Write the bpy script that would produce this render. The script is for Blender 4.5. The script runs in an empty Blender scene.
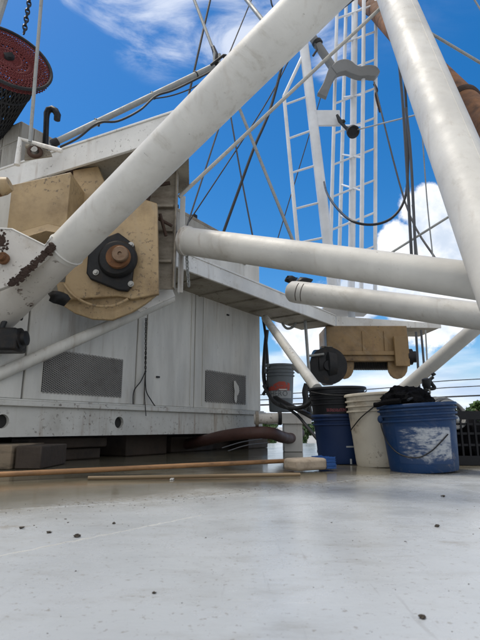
import bpy, bmesh, math, random
from mathutils import Vector as V, Matrix, noise as mnoise
random.seed(7)
R = math.radians
S = bpy.context.scene
C = S.collection

# ------------------------------------------------------------------ camera
PITCH = R(12.57); CAMH = 0.2; F = 480.0
cd = bpy.data.cameras.new('camera'); cam = bpy.data.objects.new('camera', cd); C.objects.link(cam)
cam.location = (0, 0, CAMH); cam.rotation_euler = (R(90) + PITCH, 0, 0)
cd.sensor_fit = 'VERTICAL'; cd.sensor_height = 36; cd.sensor_width = 27; cd.lens = 27
cd.dof.use_dof = True; cd.dof.focus_distance = 2.7; cd.dof.aperture_fstop = 14.0
cd.clip_start = 0.02; cd.clip_end = 5000
S.camera = cam
S.render.resolution_x = 768; S.render.resolution_y = 1024
S.view_settings.view_transform = 'Standard'; S.view_settings.look = 'None'
S.view_settings.exposure = 0.30; S.view_settings.gamma = 1.0

# ------------------------------------------------------------------ sky + sun
SUN_EL, SUN_AZ = R(71), R(285)          # azimuth clockwise from +Y
W = bpy.data.worlds.new('World'); S.world = W; W.use_nodes = True
def ray(px, py):
    x = (px - 240) / F; y = (320 - py) / F
    return V((x, math.cos(PITCH) - y * math.sin(PITCH), math.sin(PITCH) + y * math.cos(PITCH)))
def world_nodes():
    nt = W.node_tree; nt.nodes.clear(); N = nt.nodes.new; L = nt.links.new
    out = N('ShaderNodeOutputWorld'); bg = N('ShaderNodeBackground'); bg.inputs[1].default_value = 0.1
    L(bg.outputs[0], out.inputs[0])
    sky = N('ShaderNodeTexSky'); sky.sky_type = 'NISHITA'; sky.sun_disc = False
    sky.sun_elevation = SUN_EL; sky.sun_rotation = SUN_AZ; sky.altitude = 0
    sky.air_density = 1.0; sky.dust_density = 0.6; sky.ozone_density = 3.0
    hs = N('ShaderNodeHueSaturation'); hs.inputs['Saturation'].default_value = 1.42
    hs.inputs['Value'].default_value = 1.22
    L(sky.outputs[0], hs.inputs['Color'])
    tc = N('ShaderNodeTexCoord')
    def math_(op, a, b=None, clamp=False):
        m = N('ShaderNodeMath'); m.operation = op; m.use_clamp = clamp
        for i, v in enumerate((a, b)):
            if v is None: continue
            if isinstance(v, (int, float)): m.inputs[i].default_value = v
            else: L(v, m.inputs[i])
        return m.outputs[0]
    def vm(op, a, b):
        m = N('ShaderNodeVectorMath'); m.operation = op
        L(a, m.inputs[0])
        if isinstance(b, (tuple, V)): m.inputs[1].default_value = b
        else: L(b, m.inputs[1])
        return m
    def smooth(v, a, b, lo=0.0, hi=1.0):
        m = N('ShaderNodeMapRange'); m.interpolation_type = 'SMOOTHSTEP'
        L(v, m.inputs[0]); m.inputs[1].default_value = a; m.inputs[2].default_value = b
        m.inputs[3].default_value = lo; m.inputs[4].default_value = hi
        return m.outputs[0]
    def noise(vec, scale, detail=6, rough=0.55, dist=0.0):
        n = N('ShaderNodeTexNoise'); n.inputs['Scale'].default_value = scale
        n.inputs['Detail'].default_value = detail; n.inputs['Roughness'].default_value = rough
        n.inputs['Distortion'].default_value = dist
        L(vec, n.inputs['Vector']); return n.outputs['Fac']
    d = vm('NORMALIZE', tc.outputs['Generated'], (0, 0, 0)).outputs[0]
    sep = N('ShaderNodeSeparateXYZ'); L(d, sep.inputs[0]); z = sep.outputs[2]
    zc = math_('ADD', math_('MAXIMUM', z, 0.0), 0.10)
    px = math_('DIVIDE', sep.outputs[0], zc); py = math_('DIVIDE', sep.outputs[1], zc)
    cmb = N('ShaderNodeCombineXYZ'); L(px, cmb.inputs[0]); L(py, cmb.inputs[1])
    pl = cmb.outputs[0]
    # thin high cloud, everywhere in the dome
    mp = N('ShaderNodeMapping'); L(pl, mp.inputs[0]); mp.inputs['Scale'].default_value = (1.0, 1.5, 1)
    mp.inputs['Rotation'].default_value = (0, 0, R(35)); mp.inputs['Location'].default_value = (2.05, 0.55, 0)
    big = noise(mp.outputs[0], 1.1, 3, 0.5)
    fine = noise(mp.outputs[0], 4.0, 8, 0.62, 0.9)
    cir = math_('MULTIPLY', smooth(big, 0.42, 0.62), smooth(fine, 0.34, 0.74))
    cb = None
    for (x, y, r) in ((165, 12, 70), (235, 40, 58), (120, -30, 70), (290, 8, 52), (60, -70, 90), (330, 60, 30)):
        c = ray(x, y); kk = r / F / c.length; c = c.normalized()
        a_ = math_('ARCCOSINE', math_('MINIMUM', vm('DOT_PRODUCT', d, tuple(c)).outputs['Value'], 0.99999))
        v_ = math_('SUBTRACT', 1.0, math_('DIVIDE', a_, kk)); cb = v_ if cb is None else math_('MAXIMUM', cb, v_)
    mpc = N('ShaderNodeMapping'); L(d, mpc.inputs[0]); mpc.inputs['Rotation'].default_value = (R(20), R(-35), R(10)); mpc.inputs['Scale'].default_value = (1.0, 1.0, 2.6)
    fib = noise(mpc.outputs[0], 5.5, 9, 0.62, 0.6)
    veil = math_('ADD', math_('MULTIPLY', cb, 0.55), math_('MULTIPLY', math_('SUBTRACT', fib, 0.5), 2.2))
    cir = math_('ADD', math_('MULTIPLY', smooth(veil, 0.0, 0.75), math_('MULTIPLY', smooth(cb, -0.05, 0.40), 0.66)), math_('MULTIPLY', math_('MULTIPLY', cir, 0.4), smooth(z, 0.6, 0.8)), True)
    # towering cumulus on the right: a cluster of lobes
    nz = noise(d, 16, 8, 0.6)
    nz2 = noise(d, 5.5, 4, 0.5)
    best = None
    for (x, y, r) in ((428, 212, 30), (450, 232, 44), (408, 250, 34), (470, 255, 52), (388, 270, 26), (432, 290, 60),
                      (360, 296, 30), (500, 235, 50), (540, 260, 70), (330, 312, 36), (300, 330, 30), (600, 280, 60)):
        c = ray(x, y); k = r / F / c.length; c = c.normalized()
        dot = vm('DOT_PRODUCT', d, tuple(c)).outputs['Value']
        ang = math_('ARCCOSINE', math_('MINIMUM', dot, 0.99999))
        v = math_('SUBTRACT', 1.0, math_('DIVIDE', ang, k))
        best = v if best is None else math_('MAXIMUM', best, v)
    cum = math_('ADD', best, math_('MULTIPLY', math_('SUBTRACT', nz, 0.5), 1.1))
    cumm = smooth(cum, 0.02, 0.22)
    # layered low cloud all round the horizon
    mp2 = N('ShaderNodeMapping'); L(d, mp2.inputs[0]); mp2.inputs['Scale'].default_value = (1.0, 1.0, 4.5)
    low = noise(mp2.outputs[0], 2.6, 7, 0.55)
    zz = smooth(z, 0.02, 0.30, 0.42, -0.35)
    lowm = smooth(math_('ADD', low, zz), 0.55, 0.85)
    # unseen cloud field overhead and behind, thickened so its white neutralises the blue fill
    mp3 = N('ShaderNodeMapping'); L(pl, mp3.inputs[0]); mp3.inputs['Location'].default_value = (0.3, 1.9, 0)
    field = noise(mp3.outputs[0], 1.3, 7, 0.55)
    away = smooth(sep.outputs[1], 0.30, -0.15)
    fill_cloudm = math_('MULTIPLY', smooth(field, 0.34, 0.50), away)
    def mix(fac, a, b):
        m = N('ShaderNodeMix'); m.data_type = 'RGBA'; L(fac, m.inputs[0])
        L(a, m.inputs[6]) if not isinstance(a, tuple) else setattr(m.inputs[6], 'default_value', a)
        L(b, m.inputs[7]) if not isinstance(b, tuple) else setattr(m.inputs[7], 'default_value', b)
        return m.outputs[2]
    shade = smooth(math_('ADD', math_('MULTIPLY', nz2, 0.55), math_('MULTIPLY', nz, 0.45)), 0.40, 0.60)
    cumcol = mix(shade, (5.6, 6.4, 7.6, 1), (9.6, 9.7, 9.8, 1))
    lowcol = mix(noise(mp2.outputs[0], 6, 5).__class__ and smooth(noise(mp2.outputs[0], 5, 5), 0.35, 0.7), (4.6, 5.8, 7.6, 1), (8.4, 8.9, 9.4, 1))
    col = mix(cir, hs.outputs[0], (8.6, 8.9, 9.4, 1))
    col = mix(fill_cloudm, col, (8.5, 8.3, 8.0, 1))
    col = mix(lowm, col, lowcol)
    col = mix(cumm, col, cumcol)
    L(col, bg.inputs[0])
world_nodes()
sd = bpy.data.lights.new('sun', 'SUN'); sun = bpy.data.objects.new('sun', sd); C.objects.link(sun)
sd.energy = 2.0; sd.angle = R(12); sd.color = (1.0, 0.93, 0.82)
sdir = V((math.sin(SUN_AZ) * math.cos(SUN_EL), math.cos(SUN_AZ) * math.cos(SUN_EL), math.sin(SUN_EL)))
sun.rotation_euler = (-sdir).to_track_quat('-Z', 'Y').to_euler(); sun.location = sdir * 60 + V((0, 4, 0))

# ------------------------------------------------------------------ placing helpers
CAM = V((0, 0, CAMH))
def P(px, py, d):                       # point seen at a pixel, d metres ahead
    r = ray(px, py); return CAM + r * (d / r.y)
def PA(px, py, a):                      # same, with distance along the optical axis
    return CAM + ray(px, py) * a
def G(px, py, z=0.0):                   # point seen at a pixel, at height z
    r = ray(px, py); return CAM + r * ((z - CAMH) / r.z)
def onplane(px, py, o, n):
    r = ray(px, py); return CAM + r * ((o - CAM).dot(n) / r.dot(n))

class MB:
    def __init__(s): s.v = []; s.f = []
    def add(s, vs, fs):
        b = len(s.v); s.v += [V(x) for x in vs]; s.f += [[i + b for i in f] for f in fs]; return s
    def box(s, c, ax, ay, az):
        c, ax, ay, az = V(c), V(ax), V(ay), V(az)
        vs = [c + ax * i + ay * j + az * k for i in (-1, 1) for j in (-1, 1) for k in (-1, 1)]
        return s.add(vs, [(0, 1, 3, 2), (4, 6, 7, 5), (0, 4, 5, 1), (2, 3, 7, 6), (0, 2, 6, 4), (1, 5, 7, 3)])
    def bx(s, a, b):
        a, b = V(a), V(b); h = (b - a) / 2
        return s.box((a + b) / 2, (h.x, 0, 0), (0, h.y, 0), (0, 0, h.z))
    def prism(s, pts, ext):
        pts = [V(p) for p in pts]; n = len(pts); ext = V(ext)
        return s.add(pts + [p + ext for p in pts], [list(range(n)), list(range(2 * n - 1, n - 1, -1))] +
                     [(i, (i + 1) % n, n + (i + 1) % n, n + i) for i in range(n)])
    def tube(s, pts, r, seg=12, caps=True, closed=False):
        pts = [V(p) for p in pts]; n = len(pts)
        rs = r if isinstance(r, (list, tuple)) else [r] * n
        up = None; vs = []
        for i, p in enumerate(pts):
            if closed: t = (pts[(i + 1) % n] - pts[i - 1])
            else: t = (pts[min(i + 1, n - 1)] - pts[max(i - 1, 0)])
            t.normalize()
            if up is None:
                up = t.orthogonal().normalized()
            up = (up - t * up.dot(t)).normalized(); w = t.cross(up)
            for k in range(seg):
                a = 2 * math.pi * k / seg
                vs.append(p + (up * math.cos(a) + w * math.sin(a)) * rs[i])
        fs = []
        for i in range(n if closed else n - 1):
            j = (i + 1) % n
            for k in range(seg):
                fs.append((i * seg + k, i * seg + (k + 1) % seg, j * seg + (k + 1) % seg, j * seg + k))
        if caps and not closed:
            fs.append(list(range(seg))[::-1]); fs.append([(n - 1) * seg + k for k in range(seg)])
        return s.add(vs, fs)
    def lathe(s, base, axis, prof, seg=28, capped=True):
        base, axis = V(base), V(axis).normalized(); u = axis.orthogonal().normalized(); w = axis.cross(u)
        vs = []; n = len(prof)
        for (r, h) in prof:
            for k in range(seg):
                a = 2 * math.pi * k / seg
                vs.append(base + axis * h + (u * math.cos(a) + w * math.sin(a)) * max(r, 1e-4))
        fs = [(i * seg + k, i * seg + (k + 1) % seg, (i + 1) * seg + (k + 1) % seg, (i + 1) * seg + k)
              for i in range(n - 1) for k in range(seg)]
        if capped: fs += [list(range(seg))[::-1], [(n - 1) * seg + k for k in range(seg)]]
        return s.add(vs, fs)
    def torus(s, c, axis, RR, r, seg=24, rs=8, a0=0, a1=None, u=None):
        c, axis = V(c), V(axis).normalized(); u = (u or axis.orthogonal()).normalized(); w = axis.cross(u)
        full = a1 is None; a1 = 2 * math.pi if full else a1
        m = seg if full else seg + 1
        pts = [c + (u * math.cos(a0 + (a1 - a0) * i / seg) + w * math.sin(a0 + (a1 - a0) * i / seg)) * RR for i in range(m)]
        return s.tube(pts, r, rs, closed=full)
    def blob(s, c, rx, ry, rz, seed=0, amp=0.25, sub=2, fr=2.0):
        bm = bmesh.new(); bmesh.ops.create_icosphere(bm, subdivisions=sub, radius=1)
        vs = []
        for v in bm.verts:
            k = 1 + amp * mnoise.noise(v.co * fr + V((seed * 7.3, seed * 1.7, 0))) * 2
            vs.append(V(c) + V((v.co.x * rx, v.co.y * ry, v.co.z * rz)) * k)
        fs = [[v.index for v in f.verts] for f in bm.faces]; bm.free()
        return s.add(vs, fs)

def curve(pts, sub=6):
    out = []; n = len(pts)
    for i in range(n - 1):
        p0 = pts[max(i - 1, 0)]; p1 = pts[i]; p2 = pts[i + 1]; p3 = pts[min(i + 2, n - 1)]
        for k in range(sub):
            t = k / sub
            out.append(0.5 * ((2 * p1) + (p2 - p0) * t + (2 * p0 - 5 * p1 + 4 * p2 - p3) * t * t + (3 * p1 - p0 - 3 * p2 + p3) * t ** 3))
    out.append(pts[-1]); return out
def obj(name, mb, m, parent=None, bevel=0.0, angle=38, label=None, kind=None, smooth=True, subsurf=0):
    off = V(parent['_w']) if parent is not None and '_w' in parent else V((0, 0, 0))
    me = bpy.data.meshes.new(name)
    me.from_pydata([v - off for v in mb.v], [], mb.f)
    bm = bmesh.new(); bm.from_mesh(me); bmesh.ops.recalc_face_normals(bm, faces=bm.faces); bm.to_mesh(me); bm.free()
    if smooth:
        me.shade_smooth(); me.set_sharp_from_angle(angle=R(angle))
    me.materials.append(m)
    o = bpy.data.objects.new(name, me); C.objects.link(o)
    if parent is not None: o.parent = parent
    if bevel:
        b = o.modifiers.new('bevel', 'BEVEL'); b.width = bevel; b.segments = 2; b.limit_method = 'ANGLE'; b.angle_limit = R(40)
    if subsurf:
        b = o.modifiers.new('sub', 'SUBSURF'); b.levels = b.render_levels = subsurf
    if label: o['label'] = label
    if kind: o['kind'] = kind
    if parent is not None: o['_w'] = list(off)
    return o
def thing(name, label, cat, loc=(0, 0, 0), group=None):
    o = bpy.data.objects.new(name, None); C.objects.link(o); o.location = loc; o.empty_display_size = 0.1
    o['_w'] = list(loc); o['label'] = label; o['category'] = cat
    if group: o['group'] = group
    return o
def one(name, mb, m, label, cat, group=None, loc=None, **k):      # a thing that is a single mesh
    o = obj(name, mb, m, None, **k)
    o['label'] = label; o['category'] = cat
    if group: o['group'] = group
    if loc is not None:
        for v in o.data.vertices: v.co -= V(loc)
        o.location = loc
    return o

# ------------------------------------------------------------------ materials
def mat(name, base, rough=0.5, metal=0.0, dirt=(0.12, 0.09, 0.06), dirt_amt=0.0, dscale=4.0, speck=0.0, rust=0.0,
        streak=(1, 1, 1), bump=0.15, bscale=60.0, var=0.08, spec=0.5, coat=0.0, runs=0.0, scratch=0.0, sang=45, bdist=0.004):
    m = bpy.data.materials.new(name); m.use_nodes = True
    nt = m.node_tree; N = nt.nodes.new; L = nt.links.new
    b = nt.nodes['Principled BSDF']
    b.inputs['Metallic'].default_value = metal; b.inputs['Specular IOR Level'].default_value = spec
    b.inputs['Coat Weight'].default_value = coat
    geo = N('ShaderNodeTexCoord'); mp = N('ShaderNodeMapping'); L(geo.outputs['Object'], mp.inputs[0])
    mp.inputs['Scale'].default_value = streak
    def noise(scale, det=6, ro=0.6, vec=None):
        n = N('ShaderNodeTexNoise'); n.inputs['Scale'].default_value = scale; n.inputs['Detail'].default_value = det
        n.inputs['Roughness'].default_value = ro; L(vec or mp.outputs[0], n.inputs['Vector']); return n.outputs['Fac']
    def ramp(v, a, c, lo=0.0, hi=1.0):
        r = N('ShaderNodeMapRange'); r.interpolation_type = 'SMOOTHSTEP'; L(v, r.inputs[0])
        for i, x in enumerate((a, c, lo, hi)): r.inputs[i + 1].default_value = x
        return r.outputs[0]
    def mix(fac, a, c):
        x = N('ShaderNodeMix'); x.data_type = 'RGBA'; L(fac, x.inputs[0])
        for i, q in ((6, a), (7, c)):
            if isinstance(q, (tuple, list)): x.inputs[i].default_value = (*q[:3], 1)
            else: L(q, x.inputs[i])
        return x.outputs[2]
    lo = tuple(c * (1 - var * 2) for c in base); hi = tuple(min(c * (1 + var), 1) for c in base)
    col = mix(ramp(noise(2.3, 4), 0.3, 0.7), lo, hi)
    rr = None
    if dirt_amt:
        dm = ramp(noise(dscale, 8, 0.65), 0.62 - dirt_amt * 0.35, 0.95 - dirt_amt * 0.25, 0, min(0.85, dirt_amt + 0.25))
        col = mix(dm, col, dirt)
    if speck:
        sm = ramp(noise(38, 5, 0.7), 0.72 - 0.12 * speck, 0.76 - 0.12 * speck, 0, 0.75)
        sm2 = N('ShaderNodeMath'); sm2.operation = 'MULTIPLY'; L(sm, sm2.inputs[0]); L(ramp(noise(3.1, 3), 0.42, 0.62), sm2.inputs[1])
        col = mix(sm2.outputs[0], col, (0.10, 0.075, 0.055))
    if rust:
        rm = ramp(noise(5.5, 9, 0.68, geo.outputs['Object']), 0.70 - rust * 0.35, 0.74 - rust * 0.35)
        rc = mix(ramp(noise(30, 6), 0.35, 0.7), (0.035, 0.016, 0.010), (0.16, 0.062, 0.026))
        col = mix(rm, col, rc); rr = rm
    def mul(a_, c_):
        q = N('ShaderNodeMath'); q.operation = 'MULTIPLY'; L(a_, q.inputs[0]); L(c_, q.inputs[1]); return q.outputs[0]
    def mapped(sc, rot=(0, 0, 0)):
        q = N('ShaderNodeMapping'); L(geo.outputs['Object'], q.inputs[0]); q.inputs['Rotation'].default_value = rot
        q2 = N('ShaderNodeMapping'); L(q.outputs[0], q2.inputs[0]); q2.inputs['Scale'].default_value = sc; return q2.outputs[0]
    if runs:
        rmask = mul(ramp(noise(1.0, 5, 0.6, mapped((26, 26, 1.6))), 0.52, 0.74), ramp(noise(2.1, 3, .5, geo.outputs['Object']), 0.46, 0.62, 0, 0.75 * runs))
        col = mix(rmask, col, (0.235, 0.135, 0.065))
    if scratch:
        sc1 = mul(ramp(noise(1.0, 4, 0.7, mapped((75, 75, 4.5), (0, R(sang), 0))), 0.665, 0.71), ramp(noise(3.3, 3, .5, geo.outputs['Object']), 0.45, 0.6, 0, 0.7 * scratch))
        col = mix(sc1, col, (0.16, 0.14, 0.12))
        sm3 = mul(ramp(noise(1.0, 6, 0.7, mapped((20, 20, 3.0), (0, R(sang), 0))), 0.50, 0.70), ramp(noise(1.7, 3, .5, geo.outputs['Object']), 0.40, 0.65, 0, 0.5 * scratch))
        col = mix(sm3, col, (0.38, 0.345, 0.28))
    L(col, b.inputs['Base Color'])
    rn = ramp(noise(9, 5), 0.3, 0.75, max(rough - 0.08, 0.03), min(rough + 0.12, 1))
    L(rn, b.inputs['Roughness'])
    if bump:
        bp = N('ShaderNodeBump'); bp.inputs['Strength'].default_value = bump; bp.inputs['Distance'].default_value = bdist
        L(noise(bscale, 6, 0.6, geo.outputs['Object']), bp.inputs['Height']); L(bp.outputs[0], b.inputs['Normal'])
    return m

M = {}
M['white'] = mat('white_gloss_paint', (0.66, 0.645, 0.60), 0.52, dirt=(0.30, 0.265, 0.20), dirt_amt=0.33, dscale=2.6, speck=0.35, bump=0.25, bscale=9, bdist=.01, runs=.3, scratch=.9, sang=45)
M['white2'] = mat('white_beam_paint', (0.73, 0.72, 0.685), 0.45, dirt=(0.33, 0.27, 0.18), dirt_amt=0.28, dscale=6, speck=0.9, bump=0.12, bscale=40, runs=.8, scratch=.7, sang=80)
M['white_rust'] = mat('white_paint_rusting', (0.63, 0.60, 0.55), 0.55, dirt=(0.36, 0.28, 0.19), dirt_amt=0.28, dscale=6, speck=1.0, rust=0.13, bump=0.3, bscale=40, runs=1.0, scratch=.8)
M['house'] = mat('house_white_paint', (0.62, 0.61, 0.565), 0.5, dirt=(0.33, 0.305, 0.25), dirt_amt=0.40, dscale=2.6, speck=0.7, streak=(3.0, 3.0, 0.5), bump=0.35, bscale=5, bdist=.012, runs=.55, scratch=.3, sang=5)
M['skirt'] = mat('skirt_grey_paint', (0.57, 0.565, 0.525), 0.5, dirt=(0.24, 0.205, 0.16), dirt_amt=0.40, dscale=4, speck=1.1, bump=0.2, bscale=12, bdist=.008, runs=1.0, scratch=.6, sang=85)
M['mast'] = mat('mast_white_paint', (0.74, 0.76, 0.78), 0.4, dirt=(0.4, 0.37, 0.3), dirt_amt=0.2, dscale=9, speck=0.3, bump=0.05)
M['tan'] = mat('tan_winch_paint', (0.47, 0.34, 0.185), 0.5, dirt=(0.13, 0.08, 0.035), dirt_amt=0.58, dscale=4, speck=1.3, rust=0.09, bump=0.3, bscale=14, bdist=.006, runs=1.0, scratch=.8, sang=20)
M['tan_shade'] = mat('tan_paint_shade_grimy', (0.29, 0.185, 0.08), 0.55, dirt=(0.07, 0.045, 0.022), dirt_amt=0.6, dscale=5, speck=1.2, rust=0.1, bump=0.25, bscale=20, runs=1.0, scratch=.6)  # darker base and heavier dirt put the platform's shade into the colour
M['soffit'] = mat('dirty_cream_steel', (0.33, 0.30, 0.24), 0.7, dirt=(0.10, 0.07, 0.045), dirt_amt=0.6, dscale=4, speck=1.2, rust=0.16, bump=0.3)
M['plate'] = mat('grimy_steel_plate', (0.30, 0.265, 0.21), 0.65, dirt=(0.09, 0.06, 0.035), dirt_amt=0.7, dscale=6, speck=1.0, rust=0.12, streak=(1, 1, 2.2), bump=0.3)
M['rust'] = mat('rusted_steel', (0.235, 0.105, 0.042), 0.85, dirt=(0.035, 0.02, 0.014), dirt_amt=0.7, dscale=11, streak=(1, 1, 1), bump=0.7, bscale=45, var=0.2)
M['rust_dark'] = mat('dark_rust_scale', (0.055, 0.03, 0.02), 0.9, dirt=(0.02, 0.014, 0.01), dirt_amt=0.5, dscale=20, bump=0.9, bscale=70, var=0.25)
M['black'] = mat('black_rubber', (0.014, 0.015, 0.017), 0.5, dirt=(0.06, 0.055, 0.05), dirt_amt=0.2, dscale=14, bump=0.15)
M['iron'] = mat('greasy_black_iron', (0.013, 0.014, 0.016), 0.45, spec=.3, metal=0.0, dirt=(0.06, 0.04, 0.025), dirt_amt=0.4, dscale=14, bump=0.35)
M['steel'] = mat('worn_shaft_steel', (0.22, 0.15, 0.10), 0.45, metal=0.6, dirt=(0.10, 0.045, 0.02), dirt_amt=0.55, dscale=30, bump=0.2)
M['bolt'] = mat('galvanised_bolt', (0.42, 0.42, 0.40), 0.4, metal=0.8, dirt=(0.12, 0.07, 0.04), dirt_amt=0.4, dscale=40, bump=0.1)
M['galv'] = mat('grey_galvanised_wire', (0.33, 0.34, 0.33), 0.55, metal=0.3, dirt=(0.12, 0.10, 0.08), dirt_amt=0.4, dscale=30, bump=0.3, bscale=200)
M['rope'] = mat('pale_rope', (0.46, 0.45, 0.41), 0.9, dirt=(0.2, 0.17, 0.12), dirt_amt=0.4, dscale=40, bump=0.6, bscale=260)
M['wire'] = mat('dark_wire_rope', (0.045, 0.043, 0.042), 0.6, metal=0.3, bump=0.3, bscale=200)
M['hose'] = mat('dark_grey_hose', (0.075, 0.078, 0.085), 0.5, dirt=(0.2, 0.2, 0.2), dirt_amt=0.25, dscale=10, bump=0.15)
M['brownhose'] = mat('brown_suction_hose', (0.085, 0.040, 0.032), 0.55, dirt=(0.03, 0.02, 0.015), dirt_amt=0.4, dscale=12, bump=0.3)
M['hut'] = mat('weathered_grey_panel', (0.36, 0.345, 0.31), 0.8, dirt=(0.17, 0.15, 0.12), dirt_amt=0.5, dscale=7, speck=0.6, streak=(4, 4, 0.8), bump=0.35)
M['grille'] = mat('grey_expanded_metal', (0.46, 0.45, 0.44), 0.55, metal=0.3, dirt=(0.14, 0.11, 0.09), dirt_amt=0.35, dscale=12, bump=0.0)
M['dark'] = mat('dark_interior', (0.02, 0.02, 0.02), 0.8, bump=0.0)
M['wood_grey'] = mat('weathered_timber', (0.27, 0.21, 0.145), 0.85, dirt=(0.05, 0.04, 0.03), dirt_amt=0.55, dscale=8, streak=(1, 1, 4), bump=0.5, bscale=50)
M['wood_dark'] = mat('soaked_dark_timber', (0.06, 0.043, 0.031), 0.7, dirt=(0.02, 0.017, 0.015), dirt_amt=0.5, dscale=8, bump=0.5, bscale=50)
M['wood'] = mat('varnished_pole_wood', (0.33, 0.175, 0.075), 0.6, dirt=(0.12, 0.07, 0.035), dirt_amt=0.6, dscale=5, streak=(0.3, 8, 8), bump=0.15)
M['wood_pale'] = mat('pale_pole_wood', (0.22, 0.155, 0.085), 0.6, dirt=(0.15, 0.10, 0.05), dirt_amt=0.4, dscale=7, streak=(0.3, 8, 8), bump=0.15)
M['broom'] = mat('dirty_broom_block', (0.42, 0.35, 0.27), 0.8, dirt=(0.15, 0.11, 0.08), dirt_amt=0.5, dscale=18, bump=0.4)
M['bristle'] = mat('blue_bristle', (0.02, 0.09, 0.30), 0.6, bump=0.2)
M['bucket_white'] = mat('stained_white_plastic', (0.56, 0.52, 0.43), 0.45, dirt=(0.30, 0.225, 0.14), dirt_amt=0.58, dscale=6, speck=1.2, bump=0.1, scratch=.7, sang=0)
M['bucket_blue'] = mat('blue_plastic', (0.006, 0.036, 0.115), 0.5, spec=.3, dirt=(0.05, 0.065, 0.085), dirt_amt=0.5, dscale=5, bump=0.1, scratch=.8, sang=60)
M['bucket_navy'] = mat('navy_plastic', (0.006, 0.022, 0.078), 0.5, spec=.3, dirt=(0.02, 0.03, 0.06), dirt_amt=0.3, dscale=7, bump=0.1)
M['bucket_black'] = mat('black_plastic', (0.008, 0.0085, 0.011), 0.45, dirt=(0.02, 0.02, 0.023), dirt_amt=0.3, dscale=9, bump=0.1, spec=.25)
M['bucket_grey'] = mat('grey_plastic', (0.13, 0.15, 0.165), 0.5, dirt=(0.07, 0.07, 0.065), dirt_amt=0.4, dscale=9, bump=0.1)
M['red_print'] = mat('red_print', (0.40, 0.06, 0.04), 0.6, dirt=(0.14, 0.10, 0.10), dirt_amt=0.4, dscale=40, bump=0)
M['pale_print'] = mat('pale_print', (0.34, 0.36, 0.37), 0.6, dirt=(0.2, 0.2, 0.2), dirt_amt=0.35, dscale=30, bump=0)
M['dark_print'] = mat('dark_print', (0.09, 0.10, 0.11), 0.6, dirt=(.3, .31, .32), dirt_amt=.6, dscale=40, bump=0)
M['darkred_print'] = mat('dull_red_print', (0.13, 0.03, 0.04), 0.6, bump=0)
M['cloth'] = mat('black_wet_cloth', (0.006, 0.006, 0.007), 0.85, bump=0.6, bscale=120, spec=.08)
M['net_red'] = mat('red_netting', (0.14, 0.022, 0.022), 0.8, dirt=(0.05, 0.015, 0.012), dirt_amt=0.4, dscale=10, bump=0.3)
M['net_black'] = mat('black_netting', (0.016, 0.017, 0.02), 0.8, bump=0.3)
M['tarp'] = mat('grey_painted_steel', (0.20, 0.205, 0.205), 0.6, dirt=(0.12, 0.11, 0.10), dirt_amt=0.35, dscale=9, bump=0.1)
M['concrete'] = mat('pale_concrete', (0.42, 0.41, 0.38), 0.9, dirt=(0.25, 0.23, 0.2), dirt_amt=0.4, dscale=0.4, bump=0.2, bscale=8)
M['grit'] = mat('dark_grit', (0.05, 0.04, 0.03), 0.9, bump=0.5, var=0.3)
M['bark'] = mat('bark', (0.10, 0.075, 0.05), 0.9, bump=0.5)

def leafmat(name, a, b):
    m = bpy.data.materials.new(name); m.use_nodes = True; nt = m.node_tree
    oi = nt.nodes.new('ShaderNodeNewGeometry'); mx = nt.nodes.new('ShaderNodeMix'); mx.data_type = 'RGBA'
    nt.links.new(oi.outputs['Random Per Island'], mx.inputs[0]); mx.inputs[6].default_value = (*a, 1); mx.inputs[7].default_value = (*b, 1)
    p = nt.nodes['Principled BSDF']; nt.links.new(mx.outputs[2], p.inputs['Base Color']); p.inputs['Roughness'].default_value = 0.6
    return m
M['leaf'] = leafmat('leaf_green', (0.035, 0.075, 0.018), (0.09, 0.16, 0.04))
M['leaf2'] = leafmat('leaf_deep_green', (0.025, 0.06, 0.018), (0.06, 0.11, 0.03))

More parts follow.
